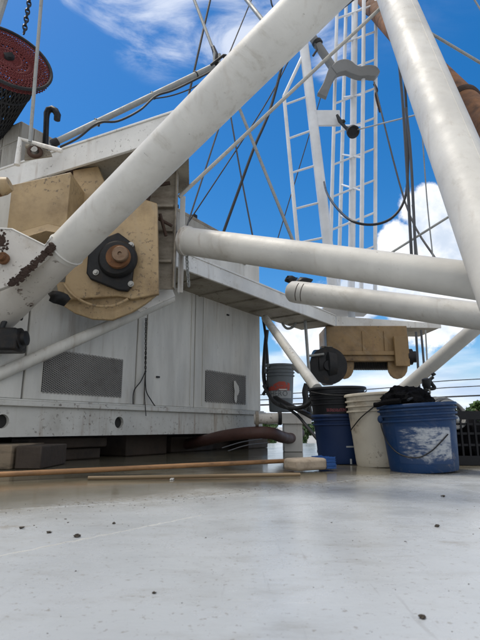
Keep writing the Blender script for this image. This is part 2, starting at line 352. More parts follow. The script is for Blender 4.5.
# ------------------------------------------------------------------ setting: ground, deck
SB = [G(0, 510), G(160, 501), G(240, 493.5), G(330, 483), G(400, 473.5)]   # inner seam of the deck
def deck_material():
    m = bpy.data.materials.new('white_deck_paint'); m.use_nodes = True; nt = m.node_tree; N = nt.nodes.new; L = nt.links.new
    b = nt.nodes['Principled BSDF']
    tc = N('ShaderNodeTexCoord'); o = tc.outputs['Object']
    def noise(scale, det=6, ro=0.6, sc=(1, 1, 1), rot=0):
        mp = N('ShaderNodeMapping'); L(o, mp.inputs[0]); mp.inputs['Scale'].default_value = sc; mp.inputs['Rotation'].default_value = (0, 0, rot)
        n = N('ShaderNodeTexNoise'); n.inputs['Scale'].default_value = scale; n.inputs['Detail'].default_value = det
        n.inputs['Roughness'].default_value = ro; L(mp.outputs[0], n.inputs['Vector']); return n.outputs['Fac']
    def ramp(v, a, c, lo=0.0, hi=1.0):
        r = N('ShaderNodeMapRange'); r.interpolation_type = 'SMOOTHSTEP'; L(v, r.inputs[0])
        for i, x in enumerate((a, c, lo, hi)): r.inputs[i + 1].default_value = x
        return r.outputs[0]
    def mth(op, a, c):
        q = N('ShaderNodeMath'); q.operation = op
        for i, v in enumerate((a, c)):
            if isinstance(v, (int, float)): q.inputs[i].default_value = v
            else: L(v, q.inputs[i])
        return q.outputs[0]
    def mix(fac, a, c):
        x = N('ShaderNodeMix'); x.data_type = 'RGBA'; L(fac, x.inputs[0])
        for i, q in ((6, a), (7, c)):
            if isinstance(q, tuple): x.inputs[i].default_value = (*q, 1)
            else: L(q, x.inputs[i])
        return x.outputs[2]
    # distance past the inner seam (standing water and mud lie beyond it, under the machinery)
    a, c = SB[0], SB[3]; t = (c - a).normalized(); n = V((-t.y, t.x, 0))
    dp = N('ShaderNodeVectorMath'); dp.operation = 'DOT_PRODUCT'; L(o, dp.inputs[0]); dp.inputs[1].default_value = n
    dist = mth('SUBTRACT', dp.outputs['Value'], a.dot(n))
    col = mix(ramp(noise(1.1, 5), 0.3, 0.7), (0.395, 0.42, 0.438), (0.485, 0.51, 0.525))
    col = mix(ramp(noise(7, 8, 0.7, (1, 2.5, 1), 0.5), 0.48, 0.85, 0, 0.7), col, (0.27, 0.265, 0.24))       # scuffs
    col = mix(ramp(noise(2.6, 8, 0.7), 0.50, 0.75, 0, 0.55), col, (0.30, 0.30, 0.28))
    col = mix(ramp(noise(90, 3, 0.7), 0.60, 0.68, 0, 0.55), col, (0.20, 0.18, 0.15))                          # specks
    col = mix(mth('MULTIPLY', ramp(noise(1.0, 5, .7, (70, 3.5, 1), .35), .60, .68), ramp(noise(1.9, 3), .42, .62, 0, .5)), col, (.27, .27, .265))   # scratches
    col = mix(mth('MULTIPLY', ramp(noise(1.0, 5, .7, (4, 55, 1), -.25), .61, .68), ramp(noise(2.3, 3), .45, .62, 0, .45)), col, (.56, .57, .57))
    col = mix(mth('MULTIPLY', ramp(noise(3.4, 6, .7), .58, .66), ramp(noise(14, 5, .7), .45, .62, 0, .55)), col, (.245, .205, .15))                   # brown water marks
    near = ramp(mth('ADD', dist, mth('MULTIPLY', mth('SUBTRACT', noise(6, 6), 0.5), 0.5)), -0.30, 0.10)      # grime by the seam
    col = mix(mth('MULTIPLY', near, 0.55), col, (0.27, 0.26, 0.225))
    grit = mth('MULTIPLY', ramp(mth('ABSOLUTE', dist, 0), 0.0, 0.10, 1, 0), ramp(noise(55, 4, 0.75), 0.45, 0.62))
    col = mix(mth('MULTIPLY', grit, 0.7), col, (0.20, 0.175, 0.13))
    wd = mth('ADD', dist, mth('MULTIPLY', mth('SUBTRACT', noise(1.8, 5), 0.5), 0.55))
    wet = ramp(wd, -0.06, 0.22)
    col = mix(mth('MULTIPLY', wet, 0.88), col, (0.150, 0.130, 0.085))
    wet2 = mth('MULTIPLY', wet, ramp(noise(3.2, 5), 0.42, 0.6))
    col = mix(mth('MULTIPLY', wet2, 0.5), col, (0.10, 0.088, 0.06))
    L(col, b.inputs['Base Color'])
    ro = ramp(noise(4, 7, 0.65), 0.3, 0.7, 0.16, 0.36)
    ro = mth('MULTIPLY', ro, ramp(wet, 0, 1, 1.0, 0.45))
    L(ro, b.inputs['Roughness'])
    bp = N('ShaderNodeBump'); bp.inputs['Distance'].default_value = 0.004
    L(ramp(wet, 0, 1, 0.16, 0.03), bp.inputs['Strength']); L(noise(28, 8, 0.65), bp.inputs['Height']); L(bp.outputs[0], b.inputs['Normal'])
    return m
g = MB(); g.add([(-900, -300, -1.0), (900, -300, -1.0), (900, 2500, -1.0), (-900, 2500, -1.0)], [(0, 1, 2, 3)])
obj('ground', g, M['concrete'], kind='structure', smooth=False)
dk = MB(); dk.prism([(-7, -3, 0), (7, -3, 0), (7, 4.4, 0), (1.6, 6.2, 0), (-7, 6.6, 0)], (0, 0, -0.9))
M['deck'] = deck_material()
obj('deck', dk, M['deck'], kind='structure', smooth=False)
# weld beads of the deck plating: part-buried flat rods
def bead(pts, r, name, m_='skirt'):
    m = MB(); fine = []
    for a, b in zip(pts[:-1], pts[1:]):
        for i in range(14): fine.append(a.lerp(b, i / 14))
    fine.append(pts[-1])
    fine = [p + V((random.uniform(-.002, .002), random.uniform(-.004, .004), -r * 0.55)) for p in fine]
    m.tube(fine, [r * random.uniform(0.75, 1.15) for _ in fine], 6)
    o = obj(name, m, M[m_], kind='structure'); return o
bead(SB, 0.0034, 'deck_seam', 'deck')
bead([G(-60, 568), G(0, 556), G(100, 536), G(153, 525), G(200, 515.5)], 0.0024, 'deck_seam', 'skirt')

# ------------------------------------------------------------------ machinery house
HA = P(0, 400, 2.5)
dirh = ray(575, 428); dirh.z = 0; dirh.normalize(); nh = V((dirh.y, -dirh.x, 0))   # nh points towards the camera side
def H(px, py, out=0.0): return onplane(px, py, HA + nh * out, nh)
def hu(p): return (p - HA).dot(dirh)
UL = -1.6; UR = hu(H(262, 411))
ZL = HA.z; ZB = H(100, 435.5).z; ZT = H(178, 208).z
def hp(u, z, out=0.0): return HA + dirh * u + nh * out + V((0, 0, z - HA.z))
DEPTH = 1.5
house = thing('machinery_house', 'long white steel machinery house with mesh vents on timber blocks', 'housing', hp(UR - 1.3, 0, -0.7))
def hbox(mb, u0, u1, z0, z1, o0, o1):
    return mb.box(hp((u0 + u1) / 2, (z0 + z1) / 2, (o0 + o1) / 2), dirh * ((u1 - u0) / 2), nh * ((o1 - o0) / 2), V((0, 0, (z1 - z0) / 2)))
UM = hu(H(150, 300)); ZM = 1.5
core = hbox(MB(), UM, UR - 0.03, ZL + 0.01, ZT - 0.03, -DEPTH, -0.045); obj('wall_core', hbox(MB(), UL, UM - 0.002, ZL + 0.01, ZM - 0.02, -DEPTH, -0.045), M['house'], house)
obj('wall_core', core, M['house'], house)
seams = [UL, hu(H(-70, 380)), hu(H(25, 380)), hu(H(137, 380)), UM, hu(H(195.5, 380)), UR]
for u0, u1 in zip(seams[:-1], seams[1:]):
    p = hbox(MB(), u0 + 0.005, u1 - 0.005, ZL + 0.012, (ZT - 0.03) if u1 > UM else ZM - .02, -0.043, -0.012)
    obj('wall_panel', p, M['house'], house, bevel=0.006)
for px in (146, 191, 203):                                # upright folds of the panels
    u = hu(H(px, 380)); obj('panel_fold', hbox(MB(), u, u + 0.012, ZL + 0.03, (ZT if px > 160 else ZM) - 0.06, -0.014, -0.005), M['house'], house, bevel=0.003)
ledge = hbox(MB(), UL, UR + 0.03, ZL - 0.028, ZL, -0.03, 0.028); hbox(ledge, UL, UR + 0.02, ZL, ZL + 0.011, -0.03, 0.012)
obj('ledge', ledge, M['skirt'], house, bevel=0.004)
# skirt plate with round drain holes cut through it
hz = (ZL - 0.028 + ZB) / 2
holes = [(hu(H(2, 421, 0)), hz, 0.036), (hu(H(118.5, 428, 0)), hz, 0.037), (hu(H(-130, 418)), hz, 0.036)]
sk = MB(); cuts = sorted(holes); prev = UL
for (u, z, r) in cuts:
    w = 0.06
    hbox(sk, prev, u - w, ZB, ZL - 0.028, -0.02, 0.004)
    n = 24; top, bot = ZL - 0.028, ZB; ring = []; outer = []
    for k in range(n):
        a = 2 * math.pi * (k + 0.5) / n; ca, sa = math.cos(a), math.sin(a)
        ring.append((u + r * ca, z + r * sa))
        hh = (top - bot) / 2; s = min(w / abs(ca) if abs(ca) > 1e-6 else 9, hh / abs(sa) if abs(sa) > 1e-6 else 9)
        outer.append((u + s * ca, (top + bot) / 2 + s * sa))
    vs = [hp(*q, 0.004) for q in ring] + [hp(*q, 0.004) for q in outer] + [hp(*q, -0.02) for q in ring] + [hp(*q, -0.02) for q in outer]
    fs = []
    for k in range(n):
        j = (k + 1) % n
        fs += [(k, j, n + j, n + k), (2 * n + k, 3 * n + k, 3 * n + j, 2 * n + j), (k, 2 * n + k, 2 * n + j, j)]
    sk.add(vs, fs); prev = u + w
hbox(sk, prev, UR, ZB, ZL - 0.028, -0.02, 0.004)
obj('skirt', sk, M['skirt'], house, angle=30)
obj('skirt_end', hbox(MB(), UR - 0.02, UR, ZB, ZL - 0.03, -DEPTH, -0.022), M['skirt'], house)
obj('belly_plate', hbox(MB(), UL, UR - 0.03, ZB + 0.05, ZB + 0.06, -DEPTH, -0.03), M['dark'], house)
for (u, z, r) in holes:
    obj('drain_socket', MB().lathe(hp(u, z, -0.021), -nh, [(0.045, 0), (0.045, 0.09)], 20), M['dark'], house)
cap = hbox(MB(), UM, UR + 0.01, ZT - 0.03, ZT, -DEPTH, 0.002)
obj('roof_cap', cap, M['plate'], house, bevel=0.004)
obj('rusted_coaming', hbox(MB(), UM, hu(H(246, 238)), ZT - 0.20, ZT - 0.028, -0.012, 0.0), M['hut'], house, bevel=0.003, label='rust stained grey coaming strip under the roof edge')
for px in (178, 197): 
    u = hu(H(px, 215)); obj('cleat', MB().bx((-.02, -.02, 0), (.02, .02, .05)) if False else hbox(MB(), u - .02, u + .02, ZT + 0.0005, ZT + 0.04, -0.06, -0.01), M['iron'], house, bevel=0.004)
# expanded-metal vents: real diamond strands over a dark opening
def grille(px0, py0, px1, py1, cols, rows):
    a = H(px0, py0, 0.0); b = H(px1, py1, 0.0); u0, u1 = hu(a), hu(b); z1, z0 = a.z, b.z
    fr = obj('vent_opening', hbox(MB(), u0, u1, z0, z1, -0.0118, -0.009), M['dark'], house)
    m = MB(); cw = (u1 - u0) / cols; ch = (z1 - z0) / rows
    for j in range(rows + 1):
        for sgn in (1, -1):
            pts = []
            for i in range(cols * 2 + 1):
                z = z0 + j * ch + (ch / 2 * sgn if i % 2 else 0)
                if z < z0 - ch * .6 or z > z1 + ch * .6: z = min(max(z, z0 - ch * .5), z1 + ch * .5)
                pts.append((u0 + i * cw / 2, z))
            t = ch * 0.19
            for (ua, za), (ub, zb) in zip(pts[:-1], pts[1:]):
                f0, f1 = -0.0075, -0.004
                m.add([hp(ua, za - t, f0), hp(ub, zb - t, f0), hp(ub, zb + t, f1), hp(ua, za + t, f1)], [(0, 1, 2, 3)])
    return obj('mesh_vent', m, M['grille'], house, smooth=False, kind='stuff')
grille(46, 349, 122, 397, 24, 20)
grille(206.5, 370.5, 246.5, 404, 18, 15)
# paint-splashed patch of torn mesh on the right vent
a = H(236, 391, 0.002)
pm = MB(); pts = []
for k in range(16):
    an = 2 * math.pi * k / 16; rr = 1 + 0.3 * math.sin(3 * an + 1) + 0.12 * math.cos(5 * an)
    pts.append(a + dirh * (0.035 * rr * math.cos(an)) + V((0, 0, 0.105 * rr * math.sin(an) * 0.85)))
pm.prism(pts, nh * 0.003); obj('paint_patch', pm, M['white'], house)
# small latch dents
for (px, py) in ((158, 377), (228, 315)):
    p = H(px, py, -0.006); obj('latch', MB().box(p, dirh * 0.014, nh * 0.006, V((0, 0, 0.006))), M['iron'], house)

# ------------------------------------------------------------------ blocking under the house
def timber(px0, py0, px1, py1, d0, depth, m, label):
    a = G(px0, py1); a = P(px0, py1, d0); b = P(px1, py0, d0)
    mb = MB().prism([(a.x, a.y, 0.001), (b.x, a.y, 0.001), (b.x, a.y, b.z), (a.x, a.y, b.z)], (0, depth, 0))
    o = thing('timber_block', label, 'timber block', (a.x, a.y, 0), 'blocking under the machinery house')
    obj('block', mb, m, o, bevel=0.006)
    return o, a, b
timber(-40, 445, 12, 472, 2.40, 0.4, M['wood_grey'], 'pale weathered timber block at far left under the white skirt')
o, a, b = timber(13.5, 446, 42, 472, 2.42, 0.35, M['wood_dark'], 'dark soaked timber block beside the pale block')
def skid(u0, u1, z0, z1, o0, o1, label, m):
    t = thing('skid_timber', label, 'skid timber', hp((u0 + u1) / 2, 0, o0), 'blocking under the machinery house')
    obj('beam', hbox(MB(), u0, u1, z0, z1, o0, o1), m, t, bevel=0.008)
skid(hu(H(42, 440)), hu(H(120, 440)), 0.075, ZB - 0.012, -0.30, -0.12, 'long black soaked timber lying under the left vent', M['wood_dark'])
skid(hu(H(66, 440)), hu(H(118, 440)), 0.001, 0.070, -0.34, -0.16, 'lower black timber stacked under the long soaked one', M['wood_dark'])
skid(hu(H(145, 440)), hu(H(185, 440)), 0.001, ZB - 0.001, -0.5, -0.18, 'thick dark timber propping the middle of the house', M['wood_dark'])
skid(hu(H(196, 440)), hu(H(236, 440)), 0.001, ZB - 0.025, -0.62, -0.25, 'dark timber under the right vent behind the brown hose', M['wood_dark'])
skid(hu(H(30, 440)), hu(H(262, 440)), 0.001, 0.125, -1.3, -1.08, 'long low black filler beam added to darken the gap at the rear of the house', M['wood_dark'])  # added full length to close off the bright view under the house
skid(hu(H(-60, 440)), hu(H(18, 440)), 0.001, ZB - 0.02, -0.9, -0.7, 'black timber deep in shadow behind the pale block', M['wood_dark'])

skid(UR - .62, UR - .06, 0.001, ZB - 0.004, -0.75, -0.32, 'black filler block added to darken the gap under the right end of the house', M['wood_dark'])  # added to block light from the open deck behind
skid(UR - .055, UR + .30, 0.001, .20, -.50, -.12, 'black filler block added to shut out brightness behind the brown hose beside the pedestal', M['wood_dark'])  # added so the deck here sees black instead of bright sky
skid(hu(H(118, 440)), hu(H(200, 440)), 0.001, .09, -0.8, -0.6, 'dark low filler added to darken the gap behind the thick middle prop', M['wood_dark'])  # extra filler, added to make the space under the house darker

# ------------------------------------------------------------------ winch platform (overhead frame welded of beams)
plat = thing('winch_platform', 'overhead white beam frame that carries the two tan winches', 'platform frame', (0.3, 4.2, 0))
ZP = 1.25; bh = 0.115
q0 = G(171, 264.5, ZP); q1 = G(336, 326.5, ZP); q2 = G(441, 328, ZP)
dr = (q1 - q0).normalized(); back = V((-dr.y, dr.x, 0)); 
if back.y < 0: back = -back
inset = back * 0.42
b2 = MB().prism([q0, q1, q1 + V((0, 0, bh)), q0 + V((0, 0, bh))], back * 0.02); obj('side_beam', b2, M['white2'], plat, bevel=0.003)
lip = MB().prism([q0 + V((0, 0, bh)), q1 + V((0, 0, bh)), q1 + V((0, 0, bh + 0.014)), q0 + V((0, 0, bh + 0.014))], back * 0.07 ); 
lip.v = [v - back * 0.006 for v in lip.v]; obj('top_flange', lip, M['white2'], plat, bevel=0.002)
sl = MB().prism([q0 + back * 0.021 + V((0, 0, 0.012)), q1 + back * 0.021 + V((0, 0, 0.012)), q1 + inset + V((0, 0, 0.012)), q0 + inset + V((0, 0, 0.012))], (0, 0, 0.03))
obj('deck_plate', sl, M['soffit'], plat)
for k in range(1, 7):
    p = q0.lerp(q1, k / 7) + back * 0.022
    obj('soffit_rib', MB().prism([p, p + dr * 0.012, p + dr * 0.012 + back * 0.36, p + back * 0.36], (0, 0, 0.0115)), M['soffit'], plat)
dr3 = (q2 - q1).normalized(); back3 = V((-dr3.y, dr3.x, 0))
b3 = MB().prism([q1, q2, q2 + V((0, 0, 0.05)), q1 + V((0, 0, bh))], back3 * 0.02)
b3.v = [v + dr3 * 0.004 for v in b3.v]; obj('end_beam', b3, M['white2'], plat, bevel=0.003)
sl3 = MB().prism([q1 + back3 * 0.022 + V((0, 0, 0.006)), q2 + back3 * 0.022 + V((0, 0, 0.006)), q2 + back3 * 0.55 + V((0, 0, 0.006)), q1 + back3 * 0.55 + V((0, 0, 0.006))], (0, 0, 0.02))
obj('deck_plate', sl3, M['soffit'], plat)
# upper beam (left), with its slab
zb1 = 1.75; h1 = 0.15
e0 = G(-60, 208, zb1); e1 = G(186, 133, zb1)
dd = (e1 - e0).normalized(); bk = V((-dd.y, dd.x, 0)); bk = bk if bk.y > 0 else -bk
obj('upper_beam', MB().prism([e0, e1, e1 + V((0, 0, h1)), e0 + V((0, 0, h1))], bk * 0.02), M['white2'], plat, bevel=0.003)
obj('upper_flange', MB().prism([e0 - bk * .008 + V((0, 0, h1)), e1 - bk * .008 + V((0, 0, h1)), e1 + bk * .1 + V((0, 0, h1)), e0 + bk * .1 + V((0, 0, h1))], (0, 0, 0.012)), M['white2'], plat, bevel=0.002)
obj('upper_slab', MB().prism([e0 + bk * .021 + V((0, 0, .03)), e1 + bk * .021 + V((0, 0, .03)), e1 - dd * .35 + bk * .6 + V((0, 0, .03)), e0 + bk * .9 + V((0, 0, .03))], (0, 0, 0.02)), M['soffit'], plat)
for k in (2, 3):
    p = e0.lerp(e1, 0.12 + k * 0.15) + bk * .022
    obj('soffit_beam', MB().prism([p, p + dd * .07, p + dd * .07 + bk * .7, p + bk * .7], (0, 0, 0.028)), M['rust_dark'], plat)
# hanging side plate with bright edge bar
dpl = 2.78
pa = P(150, 289, dpl); pb = P(173, 289, dpl); pt = zb1 + 0.03
obj('side_plate', MB().prism([(pa.x - .12, dpl, pa.z), (pb.x, dpl, pa.z), (pb.x, dpl, pt), (pa.x - .12, dpl, pt)], (0, 0.012, 0)), M['plate'], plat)
for zz, ww in ((pa.z + 0.16, .03), (pa.z + 0.36, .02), (pa.z + 0.52, .035)):
    obj('stiffener', MB().bx((pa.x - .1, dpl - 0.035, zz), (pb.x - 0.012, dpl - 0.0005, zz + ww * .5)), M['plate'], plat, bevel=0.003)
obj('edge_flange', MB().bx((pb.x, dpl - 0.03, pa.z), (pb.x + 0.010, dpl + 0.03, pt)), M['plate'], plat, bevel=0.002)
ab0 = P(181, 262, 2.9); ab1 = P(181, 196, 2.9)
obj('angle_post', MB().bx((ab0.x - .017, 2.9, ab0.z - 0.2), (ab0.x + .017, 2.906, ab1.z)).bx((ab0.x - .017, 2.907, ab0.z - 0.2), (ab0.x - .011, 2.94, ab1.z)), M['white2'], plat, bevel=0.001)
# sloping brace pipe tucked under the platform
br0 = P(-25, 385, 2.42); br1 = P(172, 298, 3.12)
obj('brace_pipe', MB().tube([br0, br1], 0.034, 20), M['house'], plat)
obj('foot_plate', MB().prism([P(128, 303, 2.8), P(172, 288, 2.9), P(175, 296, 2.9), P(140, 312, 2.8)], (0, 0.02, 0)), M['white2'], plat, bevel=0.002)

# ------------------------------------------------------------------ A-frame of big white tubes
af = thing('gantry_frame', 'big white tubular gantry legs crossing in front of the machinery', 'gantry', (0.9, 2.0, 0))
def seg(a, b, n=14): return [a.lerp(b, i / n) for i in range(n + 1)]
t1a = PA(66, 250, 2.33); t1b = PA(316, 0, 1.80); t1d = (t1b - t1a).normalized()
obj('near_leg', MB().tube(seg(t1a - t1d * 0.02, t1b + t1d * 1.1), 0.09, 40), M['white'], af, label='nearest diagonal white tube, with a ring weld at its foot')
obj('weld_ring', MB().torus(t1a + t1d * 0.005, t1d, 0.0905, 0.0045, 40, 8), M['white'], af)
obj('leg_foot', MB().tube(seg(t1a - t1d * 0.02, t1a - t1d * 0.9), [0.0865] * 15, 40), M['white_rust'], af)
t2a = PA(396, 0, 3.45); t2b = PA(462, 170, 2.30); t2d = (t2b - t2a).normalized()
obj('far_leg', MB().tube(seg(t2a - t2d * 2.2, t2b + t2d * 1.0), 0.12, 44), M['white'], af, label='steep white tube at the right with a long seam')
sx = t2d.cross(V((0, 0, 1))).normalized(); sv = (sx * 0.80 + sx.cross(t2d) * -0.0).normalized()
toward = (CAM - t2b); toward = (toward - t2d * toward.dot(t2d)).normalized(); side = t2d.cross(toward).normalized()
if side.x < 0: side = -side
off = (side * 0.70 + toward * 0.714) * 0.1195
obj('seam_weld', MB().tube(seg(t2a - t2d * 2.2 + off, t2b + t2d * 1.0 + off), 0.0035, 6), M['white'], af)
t3a = PA(186, 241, 3.0); t3b = PA(460, 279, 2.22); t3d = (t3b - t3a).normalized()
obj('cross_tube', MB().tube(seg(t3a, t3b + t3d * 0.35), 0.086, 40), M['white'], af, label='level white cross tube in front of the ladder mast')
obj('tube_collar', MB().lathe(t3a - t3d * 0.012, t3d, [(0.094, 0), (0.094, 0.03)], 36), M['white_rust'], af)
t4a = PA(288, 291, 3.72); t4b = PA(470, 315, 2.95); t4d = (t4b - t4a).normalized()
prof = [(0.03, 0), (0.062, 0.012), (0.08, 0.035), (0.085, 0.07)]
t4 = MB().lathe(t4a, t4d, prof + [(0.085, (t4b - t4a).length * k / 10 + 0.07) for k in range(1, 15)], 40)
obj('rear_tube', t4, M['white'], af, label='short rear white tube with a rounded end cap')
for px in (306, 313):
    k = (px - 288) / (470 - 288); c = t4a.lerp(t4b, k * 0.88)
    obj('weld_tick', MB().torus(c, t4d, 0.0855, 0.003, 20, 5, R(100), R(200)), M['rust_dark'], af)
t5a = PA(466, 336, 3.25); t5b = G(331, 452)
t5dir = (t5a - t5b).normalized()
obj('strut', MB().tube(seg(t5b, t5a + t5dir * 0.25), 0.048, 28), M['white'], af)
obj('strut_foot', MB().bx((t5b.x - .1, t5b.y - .1, 0), (t5b.x + .1, t5b.y + .1, 0.014)), M['white'], af, bevel=0.002)
for px, w in ((293, .05), (312, .06)):
    c = t4a.lerp(t4b, (px - 288) / 182 * .88) + V((0, 0.02, .10)); obj('clamp', MB().blob(c, w, .03, .03, px, .25, 2), M['iron'], af)
# gusset plate welded to the near leg
gd = 2.12
gpts = [P(-18, 238, gd), P(1, 229, gd), P(12, 229.5, gd), P(45, 246, gd), P(52, 237, gd), P(56, 250, gd), P(10, 285, gd), P(-18, 296, gd)]
gus = obj('gusset', MB().prism(gpts, (0.004, 0.025, 0)), M['white_rust'], af, bevel=0.003, label='rust stained white gusset plate on the left leg')
obj('plate_edge', MB().tube([p + V((0, -.001, .002)) for p in gpts[:5]], 0.0045, 8), M['white2'], gus)
# flaking rust along its weld: many small scales
rb = MB()
for k in range(360):
    f = random.random(); px = 11 + 43 * f + random.gauss(0, 1.5); py = 284 - 39 * f ** 1.1 + random.gauss(0, 1.8)
    c = P(px, py, gd - 0.001 - (0.010 if f > .85 else 0)); r = random.uniform(.003, .0085)
    rb.blob(c, r * 1.3, r * .55, r * 1.1, k, 0.5, 1)
obj('rust_scale', rb, M['rust_dark'], gus, kind='stuff')
pc = P(4, 259, gd - 0.012)
obj('pin', MB().lathe(pc, (0, -1, 0), [(0.028, 0), (0.028, 0.018), (0.016, 0.018), (0.016, 0.04)], 20), M['rust'], gus)
rb = MB()
for k in range(80): rb.blob(P(random.gauss(1, 3.0), random.gauss(241, 4.5), gd - .001), .006, .003, .006, k + 90, .5, 1)
obj('rust_scale', rb, M['rust_dark'], gus, kind='stuff')

# ------------------------------------------------------------------ left winch
w1 = thing('winch', 'near tan winch with a black flanged bearing under the upper beam', 'winch', P(100, 300, 2.7))
def poly(pts, d, dep): return MB().prism([P(x, y, d) for x, y in pts], (0, dep, 0))
obj('end_plate', poly([(62, 300), (70, 245), (100, 200), (122, 192), (157, 203), (158.5, 294), (132, 299), (118, 296)], 2.62, 0.035), M['tan'], w1, bevel=0.006)
obj('lower_flange', poly([(56, 282), (158, 280), (157, 294), (146, 303), (132, 312), (112, 320), (92, 319), (74, 313), (60, 304)], 2.66, 0.03), M['tan'], w1, bevel=0.005)
obj('drum', MB().lathe(P(105, 262, 2.70), (-0.45, 1, 0), [(0.17, 0), (0.17, 0.6)], 40), M['rust_dark'], w1)
obj('flange_lip', MB().tube(curve([P(x, y, 2.612) for x, y in ((64, 284), (74, 296), (92, 305), (112, 306), (128, 299))]), .008, 8), M['tan'], w1)
bc = P(115, 259, 2.60)
sq = [(88, 250), (97, 240), (118, 232), (134, 244), (135, 252), (131, 286), (127, 291), (118, 290), (90, 279), (86, 273)]
fb = obj('bearing_flange', poly(sq, 2.585, 0.033), M['iron'], w1, bevel=0.008)
bcx = P(118, 259.5, 2.585)
obj('bearing_boss', MB().lathe(bcx, (0, -1, 0), [(0.112, 0), (0.108, 0.02), (0.095, 0.034), (0.075, 0.036)], 40), M['iron'], fb)
obj('bearing_ring', MB().lathe(bcx + V((0.012, 0, 0)), (0, -1, 0), [(0.070, 0.030), (0.066, 0.058), (0.05, 0.058)], 36), M['rust'], fb)
obj('shaft_end', MB().lathe(bcx + V((0.03, 0, 0.004)), (0, -1, 0), [(0.046, 0.02), (0.046, 0.082), (0.041, 0.088), (0.012, 0.088), (0.01, 0.080)], 32), M['steel'], fb)
for (px, py) in ((96, 272.5), (131, 284), (131, 245)):
    bp_ = P(px, py, 2.584)
    obj('bolt', MB().lathe(bp_, (0, -1, 0), [(0.017, 0), (0.017, 0.004)], 20).lathe(bp_, (0, -1, 0), [(0.011, 0.003), (0.011, 0.016)], 6), M['bolt'], fb)
obj('weld_bead', MB().tube([P(74, 247, 2.615), P(99, 202, 2.615), P(121, 194, 2.615)], .006, 6), M['tan'], w1)
# cover box on the left
cv = [(-40, 200), (0, 176), (71, 170), (66, 228), (47, 224), (-40, 252)]
obj('cover_box', poly([(-40, 196), (71, 172), (66, 228), (48, 224), (10, 235), (-40, 252)], 2.46, 0.28), M['tan'], w1, bevel=0.004)
obj('cover_lip', MB().prism([P(48, 223.5, 2.46), P(66, 228, 2.46), P(66, 234, 2.44), P(46, 231, 2.44), P(16, 240, 2.44), P(10, 234.5, 2.46)], (0, 0.2, 0)), M['tan'], w1, bevel=0.002)
obj('frame_side', poly([(73, 170), (98, 166), (112, 200), (74, 240)], 2.70, 0.05), M['tan'], w1, bevel=0.004)
nz = MB().tube([P(-20, 193, 2.2), P(4, 186, 2.2), P(10, 184, 2.2)], [0.045, 0.045, 0.035], 20)
obj('tan_nose', nz, M['tan'], w1)
obj('red_patch', MB().tube([P(-20, 194, 2.196), P(0, 189, 2.193)], 0.034, 18), M['rust'], w1)
for k in range(9):                                                          # spooled rope turns
    obj('rope_turn', MB().torus(P(105, 262, 2.73) + V((-.015 * k, 0.034 * k, 0)), (-0.45, 1, 0), 0.186, 0.016, 40, 8), M['iron'], w1)
mb = MB().bx(P(-30, 350, 2.36), P(17, 327, 2.36) + V((0, 0.14, 0)))
hm = obj('hydraulic_motor', mb, M['iron'], w1, bevel=0.014)
obj('motor_cap', MB().lathe(P(18, 339, 2.42), (1, 0, .1), [(.055, 0), (.055, .02), (.038, .025), (.038, .045), (.02, .05)], 20), M['iron'], hm)
obj('fitting', MB().tube(curve([P(2, 328, 2.40), P(5, 321, 2.40), P(12, 317, 2.42), P(22, 318, 2.46)]), .014, 10), M['black'], hm)
obj('valve_body', MB().blob(P(58, 298, 2.5), .05, .04, .035, 4, .3, 2), M['iron'], w1)
# bits of rusted linkage between leg and side plate
for i, (a, b, r) in enumerate((((146, 187), (170, 183), .012), ((146, 205), (151, 178), .018), ((146, 212), (172, 226), .010), ((160, 214), (166, 236), .010))):
    obj('linkage', MB().tube([P(*a, 2.70), P(*b, 2.72)], r, 10), M['rust_dark'], w1)

# ------------------------------------------------------------------ right winch
w2 = thing('winch', 'far tan winch with black motors hanging behind the buckets', 'winch', P(365, 375, 4.7))
D2 = 4.98
ztop = ZP + 0.004
def bxp(x0, y0, x1, y1, d0, d1, zt=None):
    a = P(x0, y1, d0); b = P(x1, y0, d0)
    return MB().bx((a.x, d0, a.z), (b.x, d1, zt if zt else b.z))
obj('winch_body', bxp(327, 330, 407, 352, D2 + .03, D2 + .5, ztop), M['tan_shade'], w2, bevel=0.006)
obj('lower_rail', bxp(325, 351, 408, 355, D2 - .01, D2 + .45), M['tan_shade'], w2, bevel=0.004)
obj('lower_pan', bxp(326, 355.2, 406, 361, D2 + .02, D2 + .4), M['tan_shade'], w2, bevel=0.004)
for px in (363, 385): obj('rib', bxp(px, 331, px + 2, 351, D2 + .018, D2 + .03), M['tan_shade'], w2)
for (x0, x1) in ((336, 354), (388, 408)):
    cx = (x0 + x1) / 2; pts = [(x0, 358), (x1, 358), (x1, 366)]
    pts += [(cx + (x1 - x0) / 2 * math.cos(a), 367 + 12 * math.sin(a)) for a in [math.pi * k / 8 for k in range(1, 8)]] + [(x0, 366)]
    obj('drum_cheek', poly(pts, D2 + .06, 0.03), M['tan_shade'], w2, bevel=0.003)
obj('cheek_plate', bxp(396, 336, 408, 366, D2 - .03, D2 + .01), M['tan_shade'], w2, bevel=0.003)
dc0 = P(352, 361, D2 + .2); dc1 = P(390, 361, D2 + .2)
obj('drum', MB().tube([dc0, dc1], 0.085, 28), M['rust_dark'], w2)
for k in range(22): obj('rope_turn', MB().torus(dc0.lerp(dc1, (k + .5) / 22), dc1 - dc0, 0.093, 0.0085, 24, 6), M['iron'], w2)
mc = P(406, 357, D2 + .05)
obj('hydraulic_motor', MB().lathe(mc, (1, -.1, 0), [(0.05, 0), (0.085, 0.01), (0.085, 0.06), (0.06, 0.065), (0.06, 0.10), (0.03, 0.105)], 20), M['iron'], w2)
mc = P(333, 366, D2 + .02)
mo = MB().lathe(mc, (-1, -.15, 0), [(0.10, 0), (0.20, 0.02), (0.205, 0.10), (0.17, 0.13), (0.165, 0.20), (0.08, 0.215)], 28)
obj('gearbox', mo, M['iron'], w2)
